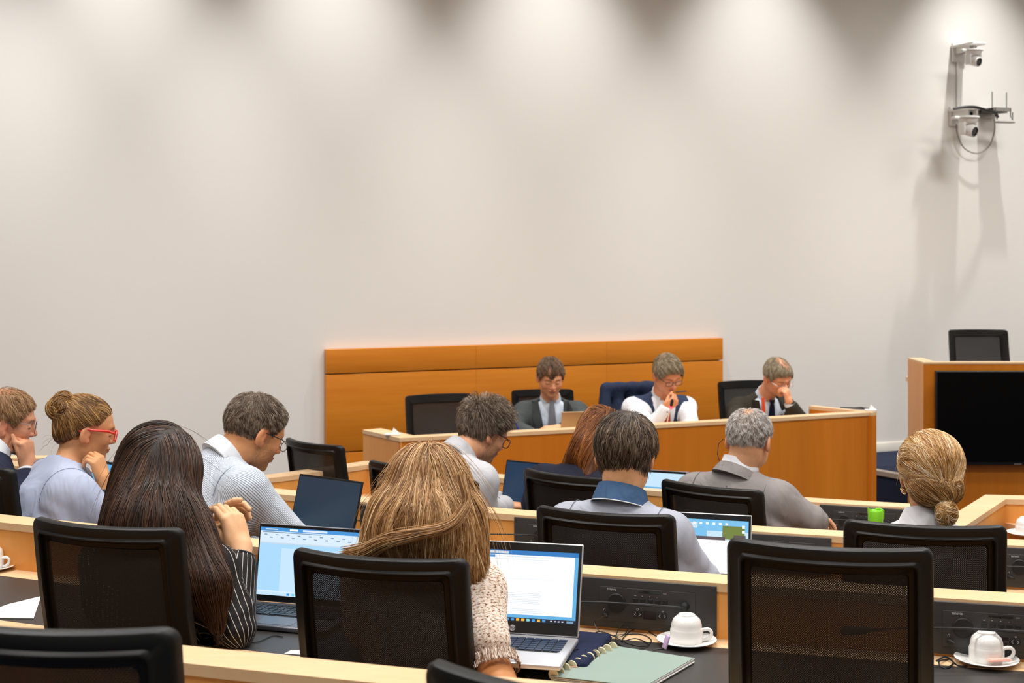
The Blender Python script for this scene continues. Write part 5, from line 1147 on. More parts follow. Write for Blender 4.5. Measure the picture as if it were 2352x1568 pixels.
cuff(f, 'R', M['shirt_white'], .62, .93, .041); a_ = Vector(f.E['R']+(f.W['R']-f.E['R'])*.86)-parent_loc(f.root); mb = MB(); mb.box(a_+Vector((.022, -.040, 0)), (.010, .006, .010), bev=.002); mb.obj('cufflink', M['grey_metal'], f.root)
short_hair(f, HM('sandy', (112, 92, 66)), .012, lambda y, x: HL(y, (.080, .060, .005, .03, -.034, -.066)), (.03, -.04, .12), .050, 6500, .25, noise=.2, rad=.0014, fwd=.3, side=-.6)
glasses(f, mat('dark_brown_frame', s2l(50, 36, 28), .35), .0020, .024, .017, tr=.0020, square=2.6)
pn = thing('pen', 'dark pen sticking out of the fist of the man in the waistcoat', 'pen', P(1567, 899, 8.92)); mb = MB(); mb.tube([(-.04, .01, -.004), (.02, 0, .002), (.03, 0, .003)], [.004, .004, .001], 8); mb.obj('barrel', M['cable'], pn)

f = person('person in a dark brown suit with an orange lanyard, cheek resting on hand', -.2, (1786, 866, 9.38, 155, 30, 6), (1754, 912, 9.52), 158, 26, 1.0, w=1.06,
    skin=(224, 152, 122), browc=(150, 128, 100), arms={'L': dict(E=(1838, 968, 9.24), W=(1812, 924, 9.20), hand=dict(f=(-.22, -.05, .9), n=(-.75, .55, .1), curl=(.8, .9, .5), h=.003, k=.85, thumb=(.9, .3, .1, .1))), 'R': dict(E=(1690, 965, 9.30), W=(1760, 985, 9.05))}, fine=.0035)
shirt_under(f, ltb); f.top = garment(f, f.torso, dict(mat=br, name='jacket', q=-.014, seed=6.0, open=.070, cuts=[vcut(.38, .018, .18)], sleeve={'R': 1.9, 'L': 1.72}, wr=.006), .008, {'R': 1, 'L': -1})
lapels(f, br, .38, .018, .18); collar(f, ltb, 'shirt_collar', r0=.060, h=.040, gap=60, tilt=.30, flare=.012, lift=.008); cuff(f, 'L', ltb, .74, .93, .037)
tie3 = cloth_mat('navy_dotted_tie', s2l(18, 24, 50), .6); front_strip(f, f.shirtS, [(0, .040, .020), (0, .014, .014), (0, .002, .018), (0, -.10, .028), (0, -.24, .036), (0, -.42, .040)], 0, tie3, 'tie', .012, .006)
ln_m = mat('orange_ribbon', s2l(240, 84, 30), .6)
for s in (-1, 1): front_strip(f, f.coatS, [(s*.070, .055, .010), (s*.066, .0, .011), (s*.058, -.12, .011), (s*.045, -.25, .011), (s*.020, -.38, .011), (s*.006, -.44, .011)], 0, ln_m, 'lanyard', .009, .002)
short_hair(f, HM('sandy', (134, 116, 88)), .009, lambda y, x: HL(y, (.074, .056, .0, .03, -.034, -.066)), (0, -.05, .12), .036, 6000, .2, noise=.18, rad=.0013, fwd=.5, side=.5,
    bald=lambda l: np.clip(1.5-np.sqrt(((l[:, 0]+.02)/.045)**2+((l[:, 1]+.0)/.065)**2), 0, .9)*(l[:, 2] > .07))
glasses(f, mat('thin_silver_frame', (.5, .5, .5), .3, 1), .0010, .024, .016, square=2.4, tr=.0010, z=-.004)
# ------------------------------------------------------------------ laptops
SCR = {n: glow('screen_'+n, s2l(*c)) for n, c in dict(paper=(236, 243, 252), word=(168, 214, 246), page=(196, 226, 250), bar=(46, 120, 190), bar2=(70, 146, 214), ribbon=(214, 232, 250), ink=(120, 150, 180), dark=(26, 48, 66), dark2=(22, 50, 78), blue=(96, 172, 222), task=(18, 24, 36), sky=(120, 190, 232), sky2=(196, 226, 244), tree=(112, 128, 58), rock=(92, 80, 84), white=(250, 252, 255), icon=(240, 180, 60), icon2=(60, 150, 220), teal=(120, 210, 216), grey=(206, 216, 228)).items()}
def laptop(label, pos, yaw, w, d, open_deg, shell, content, kb=True, sh=None, badge=None, key_m=None, logo=None, lidh=None, base_m=None):
    """pos: middle of the hinge on the table; yaw clockwise; the screen faces the user (local -y)"""
    t = thing('laptop', label, 'laptop', pos, -math.radians(yaw)); th = .008; lh = lidh or d
    mb = MB(); mb.box((0, -d/2, .0075), (w, d, .013), bev=.004); mb.obj('base', base_m or shell, t)
    if kb:
        mb = MB(); mb.box((0, -d*.36, .0145), (w*.84, d*.44, .0012)); kbp = mb.obj('keyboard_well', M['bezel'], t)
        mb = MB(); kw = w*.84/14.5
        for r_ in range(6):
            x = -w*.415
            for c_ in range(14):
                ww = kw*(1.0 if c_ not in (0, 13) else 1.2); hh = d*.44/6.4
                if r_ == 5 and 3 < c_ < 9:
                    if c_ == 4: mb.box((x+kw*2.4, -d*.165-hh*1.05*r_, .0158), (kw*4.6, hh*.84, .0016))
                    x += kw*1.01; continue
                mb.box((x+ww/2, -d*.165-hh*1.05*r_, .0158), (ww*.88, hh*.84, .0016)); x += ww*1.03
        mb.obj('keys', key_m or M['bezel'], kbp)
        mb = MB(); mb.box((0, -d*.78, .0142), (w*.33, d*.30, .0008)); mb.obj('touchpad', shell, t)
    a = math.radians(open_deg-90); R = Matrix.Rotation(-a, 4, 'X'); hz = .014
    def T_(v): q = R @ Vector(v); return Vector((q.x, q.y, q.z+hz))
    R3 = R.to_3x3()
    mb = MB(); mb.box(T_((0, .003, lh/2)), (w, .006, lh), R=R3, bev=.0028); ld_ = mb.obj('lid', shell, t)
    mb = MB(); mb.box(T_((0, -.0006, lh/2)), (w-.006, .0014, lh-.006), R=R3); mb.obj('bezel', M['bezel'], ld_)
    mg_x, mg_t, mg_b = (.008, .012, .020) if sh is None else sh
    W2, H2 = w-2*mg_x, lh-mg_t-mg_b; mats = []; mb = MB()
    for i, (x0, y0, x1, y1, m) in enumerate(content):
        if SCR[m] not in mats: mats.append(SCR[m])
        q = [(-W2/2+x*W2, -.0015-.00002*(i+1), mg_b+y*H2) for x, y in ((x0, 1-y1), (x1, 1-y1), (x1, 1-y0), (x0, 1-y0))]; mb.add([T_(v) for v in q], [(0, 1, 2, 3)], mi=mats.index(SCR[m]))
    me_o = mb.obj('display', mats, ld_)
    mb = MB(); mb.lathe([(.0022, 0), (.0022, .0006)], T_((0, -.0014, lh-.006)), 12, R=R3 @ Matrix.Rotation(PI/2, 3, 'X')); mb.obj('webcam', M['lens'], ld_)
    if logo:
        mb = MB(); Tm = Matrix.Translation(T_((0, -.0016, mg_b*.48))) @ R @ Matrix.Rotation(PI/2, 4, 'X')
        mb.lathe([(.0075, 0), (.0075, .0006)], Tm.translation, 28, R=R3 @ Matrix.Rotation(PI/2, 3, 'X')); lo_ = mb.obj('maker_roundel', M['silver'], ld_)
        mb = MB(); text_mesh(mb, 'hp', .013, Matrix.Translation(R3 @ Vector((0, -.0008, 0))) @ Matrix.Translation(T_((0, -.0016, mg_b*.48+.0008))) @ R @ Matrix.Rotation(PI/2, 4, 'X') @ Matrix.Shear('XY', 4, (.2, 0)) if False else Matrix.Translation(T_((0, -.0026, mg_b*.48+.0008))) @ R @ Matrix.Rotation(PI/2, 4, 'X')); mb.obj('maker_letters', M['bezel'], lo_)
    return t
def lines(x0, x1, y0, n, dy, h, m, seed=1):
    r_ = random.Random(seed); return [(x0, y0+i*dy, x0+(x1-x0)*(r_.uniform(.55, 1) if i % 4 == 3 else r_.uniform(.9, 1)), y0+i*dy+h, m) for i in range(n)]
word = [(0, 0, 1, 1, 'word'), (0, 0, 1, .055, 'bar2'), (.05, .02, .17, .035, 'ribbon'), (.29, .014, .37, .042, 'white'), (.42, .014, .66, .042, 'ribbon'), (0, .055, 1, .22, 'ribbon'), (.02, .065, .6, .078, 'ink'), (0, .222, 1, .236, 'grey'),
        (.22, .30, .80, .93, 'page'), (0, .93, 1, .95, 'ribbon'), (0, .95, 1, 1, 'page')]
word += [(.04+.055*i, .10+.04*(i % 2), .07+.055*i, .115+.04*(i % 2), 'ink') for i in range(16)]+[(.3+.05*i, .957, .325+.05*i, .99, ('icon2', 'teal', 'ink', 'ink', 'bar')[i % 5]) for i in range(8)]
web = [(0, 0, 1, 1, 'blue'), (0, 0, 1, .065, 'bar'), (.19, .015, .43, .05, 'grey'), (0, .065, .97, .90, 'white'), (.25, .075, .32, .108, 'bar2'), (.33, .085, .70, .095, 'grey'), (.04, .125, .76, .131, 'grey'), (.02, .40, .80, .404, 'grey'), (.245, .44, .275, .49, 'teal'), (.25, .50, .29, .505, 'ink')]
web += lines(.24, .74, .60, 3, .024, .007, 'grey', 3)+lines(.24, .74, .69, 3, .024, .007, 'grey', 4)+[(.24, .78, .30, .787, 'grey')]+lines(.24, .74, .82, 3, .024, .007, 'grey', 5)
web += [(0, .945, 1, 1, 'task'), (.06, .952, .37, .985, 'white')]+[(.40+.042*i, .955, .425+.042*i, .988, ('white', 'icon2', 'bar2', 'icon', 'icon', 'teal', 'icon2', 'icon', 'bar2')[i]) for i in range(9)]+[(.80+.03*i, .962, .815+.03*i, .978, 'grey') for i in range(4)]+[(.93, .955, .985, .985, 'ink')]
desk_pic = [(0, 0, 1, 1, 'sky'), (.05, .06, .45, .16, 'sky2'), (.55, .20, 1, .40, 'sky2'), (.30, .26, .36, .34, 'tree'), (.72, .10, .96, .34, 'tree'), (.84, .26, .97, .70, 'rock'), (.40, .30, .75, .38, 'rock'), (.02, .36, .80, .95, 'white'), (0, .95, 1, 1, 'task')]+[(.40+.07*i, .05, .43+.07*i, .09, 'white') for i in range(6)]+[(.93, .08, .96, .13, 'white'), (.93, .17, .96, .22, 'white')]
zt = {r: ZR[r]-.143 for r in ZR}
def on_row(px, py, r, z=0.0):
    """where the sight line through (px, py) meets the worktop of row r"""
    d = (H-zt[r]-z)*F/(py-YH); return Vector(((px-CX)*d/F, d, zt[r]+z))
lap = laptop('open black laptop with a pale blue document on screen, beside the dark-haired woman', on_row(704, 1400, 1, .001), 17, .318, .225, 99, M['grey_lap'], word, lidh=.212, sh=(.006, .010, .018), base_m=M['grey_lap'])
laptop('open silver laptop with a white page on screen and a round maker\'s badge', on_row(1176, 1468, 1, .026), 13, .335, .235, 108, M['silver'], web, lidh=.225, sh=(.010, .022, .030), logo='hp', key_m=mat('blue_black_keys', s2l(38, 52, 76), .4))
laptop('open laptop with a switched-off dark screen, right of the man in the striped shirt', on_row(730, 1262, 2, .001), 36, .32, .225, 106, M['plastic'], [(0, 0, 1, 1, 'dark')], lidh=.250, sh=(.006, .008, .014))
laptop('open silver laptop showing a desktop picture, right of the man in the polo shirt', on_row(1610, 1340, 2, .001), 16, .325, .225, 100, M['silver'], desk_pic, lidh=.215, sh=(.010, .020, .014))
laptop('large dark blue screen of the laptop used by the man in the light grey jacket', on_row(1226, 1198, 3, .001), 32, .36, .24, 104, M['bezel'], [(0, 0, 1, 1, 'dark2')], lidh=.245, sh=(.006, .008, .010))
laptop('laptop with a pale blue screen seen between two chairs in front of the dais', on_row(1496, 1196, 3, .001), 22, .33, .23, 98, M['grey_lap'], [(0, 0, 1, 1, 'page'), (0, .35, 1, .4, 'blue'), (0, .6, 1, .72, 'sky')], lidh=.21)
laptop('laptop with a bright blue screen in front of the woman with red glasses', Vector(((232-CX)*5.62/F, 5.62, zt[2]+.03)), 40, .33, .23, 114, M['bezel'], [(0, 0, 1, 1, 'blue'), (.1, .3, .5, .33, 'ink')]+lines(.1, .7, .6, 5, .06, .02, 'sky', 2), lidh=.215)
# folded navy sleeve under the silver laptop
nvs = cloth_mat('navy_neoprene', s2l(22, 30, 56), .85); q = on_row(1210, 1500, 1, 0)
t = thing('laptop_sleeve', 'navy padded sleeve lying under the silver laptop', 'laptop sleeve', q, -math.radians(17)); mb = MB(); mb.box((.0, .02, .013), (.36, .27, .024), bev=.012); mb.obj('pad', nvs, t)
mb = MB(); mb.tube([(-.178, -.11, .013), (0, -.117, .013), (.176, -.11, .013), (.184, 0, .013), (.178, .15, .013)], .0022, 6); mb.obj('zip', M['cable'], t); mb = MB(); mb.box((.150, -.121, .012), (.022, .006, .008), bev=.002); mb.obj('zip_pull', mat('rose_metal', s2l(200, 150, 130), .3, .8), t)

# ------------------------------------------------------------------ disc-bound notebook
sage = mat('sage_cover', s2l(134, 152, 142), .55); t = thing('notebook', 'sage green notebook bound with small cream discs, by the silver laptop', 'notebook', on_row(1400, 1538, 1, 0), 0)
o_ = t.location; c4 = [on_row(*p_, 1, .012)-o_ for p_ in ((1262, 1553), (1412, 1484), (1594, 1512), (1480, 1578))]
def slabq(mb, q4, z0, z1, sh_=0): mb.add([v+Vector((sh_, sh_, z0-.012)) for v in q4]+[v+Vector((sh_, sh_, z1-.012)) for v in q4], [(3, 2, 1, 0), (4, 5, 6, 7), (0, 1, 5, 4), (1, 2, 6, 5), (2, 3, 7, 6), (3, 0, 4, 7)])
mb = MB(); slabq(mb, c4, .0125, .0137); mb.obj('front_cover', sage, t)
pc = sum(c4, Vector())/4; p4 = [pc+(v-pc)*.975+Vector((.004, .001, 0)) for v in c4]
mb = MB(); [slabq(mb, [v+Vector((.002*math.sin(i*2), .002*math.cos(i*3), 0)) for v in p4], .002+.002*i, .0036+.002*i) for i in range(5)]; mb.obj('pages', M['paper'], t)
mb = MB(); slabq(mb, c4, .0004, .0016); mb.obj('back_cover', sage, t)
cream = mat('cream_disc', s2l(222, 214, 178), .4); e = (c4[1]-c4[0]); el = e.normalized(); nx_ = el.cross(Vector((0, 0, 1)))
for i in range(11):
    p_ = c4[0]+e*(i+.4)/11.0+nx_*.004; p_.z = .008; mb = MB(); Rm = Matrix((nx_, Vector((0, 0, 1)), el)).transposed()
    mb.lathe([(.004, -.0018), (.0125, -.0018), (.0135, -.0008), (.0135, .0008), (.0125, .0018), (.004, .0018)], p_+Vector((0, 0, .006)), 20, R=Rm); mb.obj('disc', cream, t)

# ------------------------------------------------------------------ cups
def cup(label, pos, upside=True):
    t = thing('coffee_cup', label, 'cup', pos, 0, 'upturned white cups'); z0 = .010
    outer = [(.040, .0), (.041, .004), (.0412, .030), (.0395, .034), (.0385, .036), (.038, .044), (.034, .056), (.025, .064), (.022, .0655), (.021, .068), (.018, .068), (.017, .066), (0.0, .066)]
    mb = MB(); mb.lathe([(.0375, 0)]+outer, (0, 0, 0), 48); mb.obj('bowl', M['china'], t)
    mb = MB(); mb.tube([Vector(v) for v in catmull([(.036, -.006, .030), (.052, -.009, .033), (.061, -.010, .026), (.058, -.010, .014), (.046, -.008, .006), (.036, -.006, .006)], 30)], .0043, 10); mb.obj('handle', M['china'], t); return t
def saucer(label, pos):
    t = tag(MB().lathe([(.0, .004), (.026, .004), (.030, .000), (.036, .000), (.048, .0035), (.067, .0095), (.0745, .0125), (.0750, .0140), (.0735, .0146), (.060, .0110), (.044, .0078), (.030, .0064), (.0, .0060)], n=56).obj('saucer', M['china'], None, pos), label, 'saucer', 'white saucers'); return t
def place_cup(px, py, r, lc, ls, packs=(), at=None):
    q = on_row(px, py, r, .006); q.z = zt[r]+.0012
    if at: q = Vector(at)
    s_ = saucer(ls, q); cup(lc, q+Vector((0, 0, .0066)))
    for dx, dy, rz, m, lb in packs:
        o = thing('sugar_sachet', lb, 'sachet', q+Vector((dx, dy, .018)), rz); mb = MB(); mb.box((0, 0, .004), (.052, .014, .006), bev=.0025); mb.box((0, 0, .004), (.058, .016, .001)); mb.obj('wrapper', m, o)
lil = mat('lilac_wrapper', s2l(196, 168, 206), .5); pk = mat('pink_wrapper', s2l(240, 176, 160), .5)
place_cup(1577, 1474, 1, 'upturned white cup near the centre, next to the coiled earphone cable', 'white saucer under the cup next to the coiled cable')
o = thing('sugar_sachet', 'lilac sugar sachet leaning on the cup next to the coiled cable', 'sachet', on_row(1530, 1474, 1, .03), .2); o.rotation_euler = (0, -1.25, .3); mb = MB(); mb.box((0, 0, 0), (.034, .020, .006), bev=.0025); mb.obj('wrapper', lil, o)
place_cup(2266, 1518, 1, 'upturned white cup at the bottom right corner', 'white saucer at the bottom right corner holding a pink sachet', [(.014, -.048, .12, pk, 'pink sugar sachet on the saucer at the bottom right')])
place_cup(2350, 1219, 2, 'small upturned cup cut off by the right edge above the desk', 'saucer cut off by the right edge above the desk', at=((2356-CX)*5.76/F, 5.76, .5612))
place_cup(-22, 1304, 1, 'cup at the left edge with only its rim in view', 'saucer at the left edge, just a sliver in view')

# ------------------------------------------------------------------ green bottle cap
grn = mat('lime_plastic', s2l(124, 204, 40), .3, spec=.5); q = on_row(2010, 1212, 3, 0); q = Vector((q.x*.965, q.y*.965, zt[3]))
q = P(2011, 1200, 5.22); t = thing('drinking_bottle', 'lime green topped drinking bottle on the desk left of the blonde bun', 'bottle', (q.x, q.y, zt[3]))
hb = q.z-zt[3]; mb = MB(); mb.lathe([(.027, 0), (.029, .004), (.029, hb-.02), (.024, hb-.002), (.0, hb)], n=28); mb.obj('body', mat('clear_bottle', s2l(170, 190, 170), .15, Alpha=.6), t)
mb = MB(); mb.lathe([(.027, hb-.004), (.0275, hb+.040), (.024, hb+.046), (0, hb+.046)], n=28); mb.obj('cap', grn, t)
mb = MB(); mb.loft([[Vector((x, y, z)) for x, y, z in ((-.027, -.008, hb+.03), (-.027, .008, hb+.03), (-.010, .008, hb+.046), (-.010, -.008, hb+.046))], [Vector((x, y, z)) for x, y, z in ((-.029, -.006, hb+.058), (-.029, .006, hb+.058), (-.022, .006, hb+.052), (-.022, -.006, hb+.052))]]); mb.obj('spout', grn, t)
mb = MB(); mb.tube([(.022, 0, hb+.010), (.0275, 0, hb+.018), (.0275, 0, hb+.044), (.016, 0, hb+.050), (.004, 0, hb+.050), (-.004, 0, hb+.040)], .005, 8); mb.obj('carry_loop', grn, t)

# ------------------------------------------------------------------ papers
def sheets(label, q4, n, nm='paper_sheets', cat='paper'):
    c = sum(q4, Vector())/len(q4); t = thing(nm, label, cat, c); 
    for i in range(n):
        mb = MB(); s_ = Vector((.003*math.sin(i*1.7), .003*math.cos(i*2.3), .0012*i+.0006)); mb.add([v-c+s_ for v in q4]+[v-c+s_+Vector((0, 0, .0004)) for v in q4], [(3, 2, 1, 0), (4, 5, 6, 7), (0, 1, 5, 4), (1, 2, 6, 5), (2, 3, 7, 6), (3, 0, 4, 7)]); mb.obj('sheet', M['paper'], t)
    return t
def rq(r, pts): return [on_row(x, y, r, 0) for x, y in pts]
sheets('white printed sheets at the left edge, left of the dark-haired woman\'s chair', rq(1, ((-60, 1420), (75, 1421), (92, 1372), (18, 1390))), 3)
sheets('corner of a white sheet peeking out left of the blonde woman\'s chair', rq(1, ((652, 1502), (720, 1506), (722, 1494), (668, 1494))), 1)
sheets('white paper under the dark blue laptop by the man in the light grey jacket', [P(x, y, 0+F*(H-zt[3])/(y-YH)) for x, y in ((1120, 1150), (1180, 1154), (1185, 1118), (1135, 1113))], 2)
sheets('white papers between the woman with red glasses and the long dark hair', [P(x, y, F*(H-zt[2])/(y-YH)) for x, y in ((222, 1216), (300, 1222), (300, 1178), (232, 1172))], 4)
def folded(label, px, py, d, w_, z):
    q = P(px, py, d); t = thing('folded_paper', label, 'paper', (q.x, q.y, z)); mb = MB(); mb.box((0, 0, .006), (w_, .05, .010), bev=.003); mb.obj('pad', M['paper'], t)
    mb = MB(); mb.add([(-.01, 0, .011), (w_*.5, 0, .011), (w_*.05, .012, .042), (w_*.1, .02, .011)], [(0, 1, 2), (1, 3, 2), (3, 0, 2), (0, 3, 1)]); mb.obj('raised_flap', M['paper'], t)
folded('crumpled white paper on the left cap rail of the dais', 902, 994, 7.86, .085, DZ); folded('crumpled white paper on the right corner of the dais', 2000, 946, 8.99, .07, DZ)
t = thing('microphone_cable', 'thin dark cable bundle lying on the right corner rail of the dais', 'cable', P(1978, 938, 9.08)); t.location.z = DZ+.002; mb = MB(); mb.tube([(-.12, .06, .004), (-.04, .02, .004), (0, 0, .007), (.05, -.03, .004)], [.003, .006, .008, .005], 8); mb.obj('strand', M['cable'], t)

# ------------------------------------------------------------------ things on the dais
dz_ = DZ-.14
laptop('champagne coloured laptop lid on the dais, right of the man in the charcoal suit', Vector(((1345-CX)*8.56/F, 8.56, dz_-.014)), 172, .32, .22, 112, M['lid_gold'], [(0, 0, 1, 1, 'dark')], lidh=.215)
t = thing('glass_bottle', 'small clear bottle with a white top on the dais beside the waistcoated man', 'bottle', (((1427-CX)*8.85)/F, 8.85, dz_)); hb = P(0, 944, 8.85).z-dz_
gl = mat('clear_glass_bottle', (.9, .92, .92), .05, Alpha=.35); mb = MB(); mb.lathe([(.030, 0), (.032, .006), (.032, hb*.55), (.016, hb*.8), (.014, hb-.03), (0, hb-.03)], n=24); mb.obj('body', gl, t); mb = MB(); mb.lathe([(.0165, hb-.032), (.0165, hb), (0, hb)], n=20); mb.obj('cap', M['grey_metal'], t)
def dais_mic(label, px, d, tipx, tipy, lit):
    t = thing('gooseneck_microphone', label, 'microphone', ((px-CX)*d/F, d, dz_)); e = P(tipx, tipy, d-.05)-t.location
    mb = MB(); mb.lathe([(.05, 0), (.05, .012), (.03, .02), (0, .02)], n=20); mb.obj('foot', M['unit_dk'], t); mb = MB(); mb.tube([(0, 0, .015), e*.35+Vector((0, 0, .03)), e*.75+Vector((0, 0, .015)), e], [.004, .003, .0026, .0026], 8); mb.obj('stem', M['chrome'] if lit else M['unit_dk'], t)
    dr = e.normalized(); mb = MB(); mb.tube([e, e+dr*.008, e+dr*.045, e+dr*.052], [.006, .0095, .0095, .005], 12); mb.obj('head', M['unit_dk'], t)
    if lit: mb = MB(); mb.tube([e-dr*.006, e-dr*.005, e+dr*.007, e+dr*.008], [.006, .0108, .0108, .006], 14); mb.obj('light_ring', glow('red_ring', (1, .05, .08), 3.0), t)
dais_mic('gooseneck microphone with a glowing red ring in front of the waistcoated man', 1527, 8.75, 1541, 935, True)
dais_mic('thin gooseneck microphone at the left of the dais behind the man in light grey', 1002, 8.05, 1062, 975, False)
# navy jacket hung over the chair
c = CH['dman2']; S = Sdf(); nj = cloth_mat('navy_jacket_cloth', s2l(36, 44, 66), .85, heather=.1)
def cl(u, z, n): v = bs(u, z, n); v = Vector((v.x, v.y, v.z*c.scale.z)); q = Matrix.Rotation(c.rotation_euler.z, 3, 'Z') @ v+c.location; return npv(q)
for u0, u1, z0, z1, r0, r1 in ((-.17, .17, 1.05, 1.05, .030, .030), (-.20, -.23, 1.04, .78, .034, .05), (.20, .23, 1.04, .78, .034, .05), (-.1, -.12, 1.04, .72, .035, .05), (.1, .12, 1.04, .72, .035, .05), (0, 0, 1.04, .7, .035, .05), (-.24, -.27, 1.0, .74, .02, .04)): S.cone(cl(u0, z0, 0), cl(u1, z1, 0), r0, r1, .05)
vs, fs = surfnet(*S.grid(.009, disp=lambda X: .005*wob(X*np.array([1, 1, .3]), 13, 3))); t = thing('jacket', 'navy jacket draped over the chair back behind the waistcoated man', 'jacket', tuple(cl(0, .7, 0))); np_mesh('cloth', smooth_np(vs, fs, 2), fs, nj, t)

# ------------------------------------------------------------------ cables on the desk
def wire(label, pts, r_=.0013, nm='earphone_cable', m=None):
    pp = catmull([npv(p_) for p_ in pts], 14*len(pts)); c_ = pp.mean(0); mb = MB(); mb.tube([Vector(p_-c_) for p_ in pp], r_, 6); o_ = mb.obj(nm, m or M['cable'], None, Vector(c_)); tag(o_, label, 'cable'); return o_
R1 = lambda x, y, z=.002: on_row(x, y, 1, z)
w_ = wire('thin black earphone cable looping on the desk left of the centre cup', [R1(1392, 1412, .055), R1(1366, 1426, .03), R1(1376, 1448, .012), R1(1412, 1462, .006), R1(1440, 1476), R1(1478, 1484), R1(1496, 1470, .003), R1(1470, 1456, .003), R1(1410, 1458), R1(1362, 1458), R1(1380, 1450), R1(1424, 1462, .004), R1(1442, 1444, .012), R1(1430, 1436, .02), R1(1416, 1456, .01), R1(1420, 1478), R1(1460, 1490), R1(1490, 1480, .003), R1(1460, 1466), R1(1428, 1472), R1(1450, 1448, .006), R1(1480, 1446, .006), R1(1512, 1464), R1(1530, 1486), R1(1500, 1492)])
wire('thin black cable crossing the desk edge below the silver laptop', [R1(1340, 1492, .012), R1(1320, 1490, .03), R1(1282, 1494, .03), R1(1252, 1512, .02), R1(1215, 1555, .004), R1(1195, 1540, .004), R1(1160, 1528)])
wire('thin dark cable on the desk beneath the dark-haired woman\'s elbow', [R1(492, 1450), R1(482, 1478), R1(500, 1486), R1(540, 1476), R1(590, 1474), R1(625, 1460), R1(650, 1462)])
wire('tangle of dark cable by the cup in the bottom right corner', [R1(2150, 1518), R1(2172, 1508, .01), R1(2190, 1522, .006), R1(2170, 1534), R1(2156, 1520, .01), R1(2180, 1514), R1(2200, 1528), R1(2222, 1530)], .0022)
R2_ = lambda x, y, z=.002: on_row(x, y, 2, z)
wire('cable loop on the desk right of the dark laptop', [R2_(795, 1222), R2_(818, 1200, .04), R2_(830, 1196, .05), R2_(828, 1222, .01), R2_(815, 1236), R2_(840, 1238), R2_(858, 1226)])
wire('bunched dark cable at the right edge next to the bun wearer\'s chair', [R2_(2316, 1338), R2_(2330, 1332, .01), R2_(2346, 1344), R2_(2330, 1350), R2_(2322, 1340, .01), R2_(2352, 1350), R2_(2375, 1352)], .002)

# ------------------------------------------------------------------ wall cameras
def ptz(label, px, py, sc, off):
    base = wall_at(px, py, off); t = thing('wall_camera', label, 'camera', base, math.atan2(WU.y, WU.x)+.0)
    mb = MB(); mb.lathe([(.0, .045), (.085, .045), (.088, .038), (.088, .030), (.080, .026), (.070, .0), (.060, -.01), (0, -.01)], n=36); mb.obj('base', M['white_pl'], t)
    mb = MB(); mb.lathe([(.0885, .033), (.0885, .028), (.086, .028), (.086, .033)], n=36); mb.obj('seam_ring', M['grey_metal'], t)
    mb = MB()
    for s in (-1, 1): mb.box((s*.062, 0, -.055), (.022, .075, .10), bev=.010)
    mb.box((0, 0, -.012), (.14, .075, .022), bev=.008); mb.obj('yoke', M['white_pl'], t)
    R = Matrix.Rotation(PI/2, 3, 'X') @ Matrix.Rotation(-.18, 3, 'X'); R = Matrix.Rotation(.25, 3, 'Z') @ Matrix.Rotation(PI/2+.30, 3, 'X')
    mb = MB(); mb.lathe([(.0, -.06), (.046, -.055), (.050, -.03), (.050, .045), (.047, .055), (.040, .058), (.040, .050), (0, .050)], (0, -.01, -.065), 32, R=R); hd = mb.obj('head', M['white_pl'], t)
    mb = MB(); mb.lathe([(.0, .052), (.034, .052), (.037, .060), (.037, .046), (0, .046)], (0, -.01, -.065), 32, R=R); mb.obj('lens', M['lens'], hd)
    mb = MB(); mb.tube([(-.02, .0, .03), (-.10, .04, .035)], .015, 8); mb.box((-.10, .02, .03), (.07, .05, .02), bev=.004); mb.obj('cable_cover', M['white_pl'], t)
    t.scale = (sc, sc, sc); return t
def arm_(label, px, py, off, w_=.16):
    q = wall_at(px, py, .0); t = thing('camera_bracket', label, 'bracket', q, math.atan2(WU.y, WU.x)); mb = MB(); mb.box((0, -.012, 0), (.13, .022, .15), bev=.004); mb.obj('wall_plate', M['white_pl'], t)
    mb = MB(); mb.box((-.01, -off/2, .045), (w_*.8, off, .02), bev=.004); mb.box((-.04, -off*.35, .02), (.012, off*.7, .06), bev=.003); mb.box((.03, -off*.35, .02), (.012, off*.7, .06), bev=.003); mb.obj('shelf', M['white_pl'], t)
    mb = MB(); mb.box((.03, -off*.5, .0), (.03, .05, .05), bev=.004); mb.obj('joint', M['bezel'], t); return t
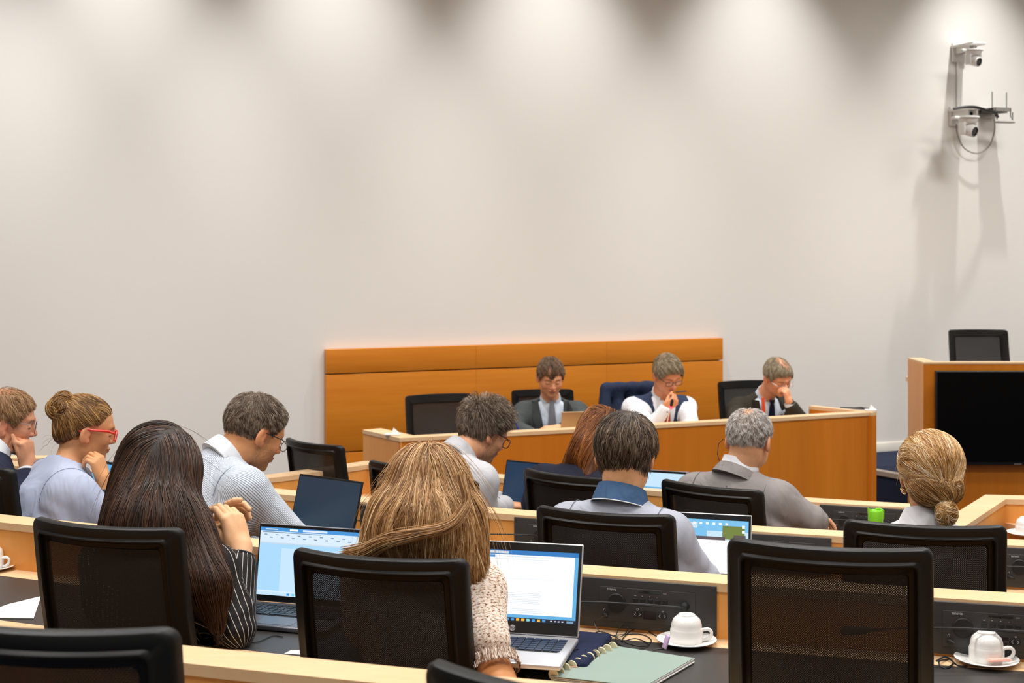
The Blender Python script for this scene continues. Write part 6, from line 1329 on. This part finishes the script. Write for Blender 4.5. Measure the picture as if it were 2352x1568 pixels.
arm_('white wall bracket of the upper camera', 2200, 122, .26); arm_('white wall bracket of the lower camera', 2194, 268, .30)
ptz('white dome-base camera with a black lens, upper one on the back wall', 2236, 124, .80, .30); ptz('white camera with a black lens, lower one on the back wall', 2224, 280, .94, .34)
a0 = wall_at(2200, 138, .012); b0 = wall_at(2200, 248, .012); c_ = (a0+b0)/2; mb = MB(); mb.box((0, 0, 0), (.022, .014, (a0-b0).length), R=Matrix.Rotation(math.atan2(WU.y, WU.x), 3, 'Z')); tag(mb.obj('cable_conduit', M['white_pl'], None, c_), 'thin white cable duct on the wall between the two cameras', 'cable duct')
t = thing('receiver_tray', 'metal tray with two upright antennas beside the lower wall camera', 'receiver', wall_at(2262, 262, .0), math.atan2(WU.y, WU.x))
mb = MB(); mb.box((0, -.11, .03), (.17, .18, .004)); mb.box((0, -.02, .0), (.17, .004, .08)); mb.box((0, -.20, .02), (.17, .004, .03)); mb.box((.02, -.20, -.08), (.16, .06, .012), bev=.003); mb.obj('tray', M['grey_metal'], t)
for x_ in (-.065, .075): mb = MB(); mb.tube([(x_, -.16, .03), (x_, -.16, .16)], .0045, 8); mb.obj('antenna', M['grey_metal'], t)
mb = MB(); mb.box((0, -.11, .012), (.15, .13, .03), bev=.004); mb.obj('receiver_box', M['unit'], t)
for x_ in (-.07, .08): mb = MB(); mb.tube([(x_, -.2, .03), (x_-.01, -.21, -.03), (x_+.01, -.21, -.06), (x_+.02, -.2, .0)], .004, 6); mb.obj('cable_loop', M['cable'], t)
W3 = lambda x, y, o_: wall_at(x, y, o_)
wire('thick black cable running from the lower camera to the antenna tray', [W3(2190, 250, .30), W3(2215, 246, .32), W3(2240, 246, .32), W3(2262, 252, .30), W3(2284, 258, .26), W3(2292, 268, .22)], .011, 'camera_cable')
wire('white cable drooping in a loop below the lower camera', [W3(2196, 285, .05), W3(2200, 310, .05), W3(2215, 340, .06), W3(2245, 352, .07), W3(2272, 335, .08), W3(2284, 300, .12), W3(2284, 275, .16)], .006, 'camera_cable', M['grey_metal'])
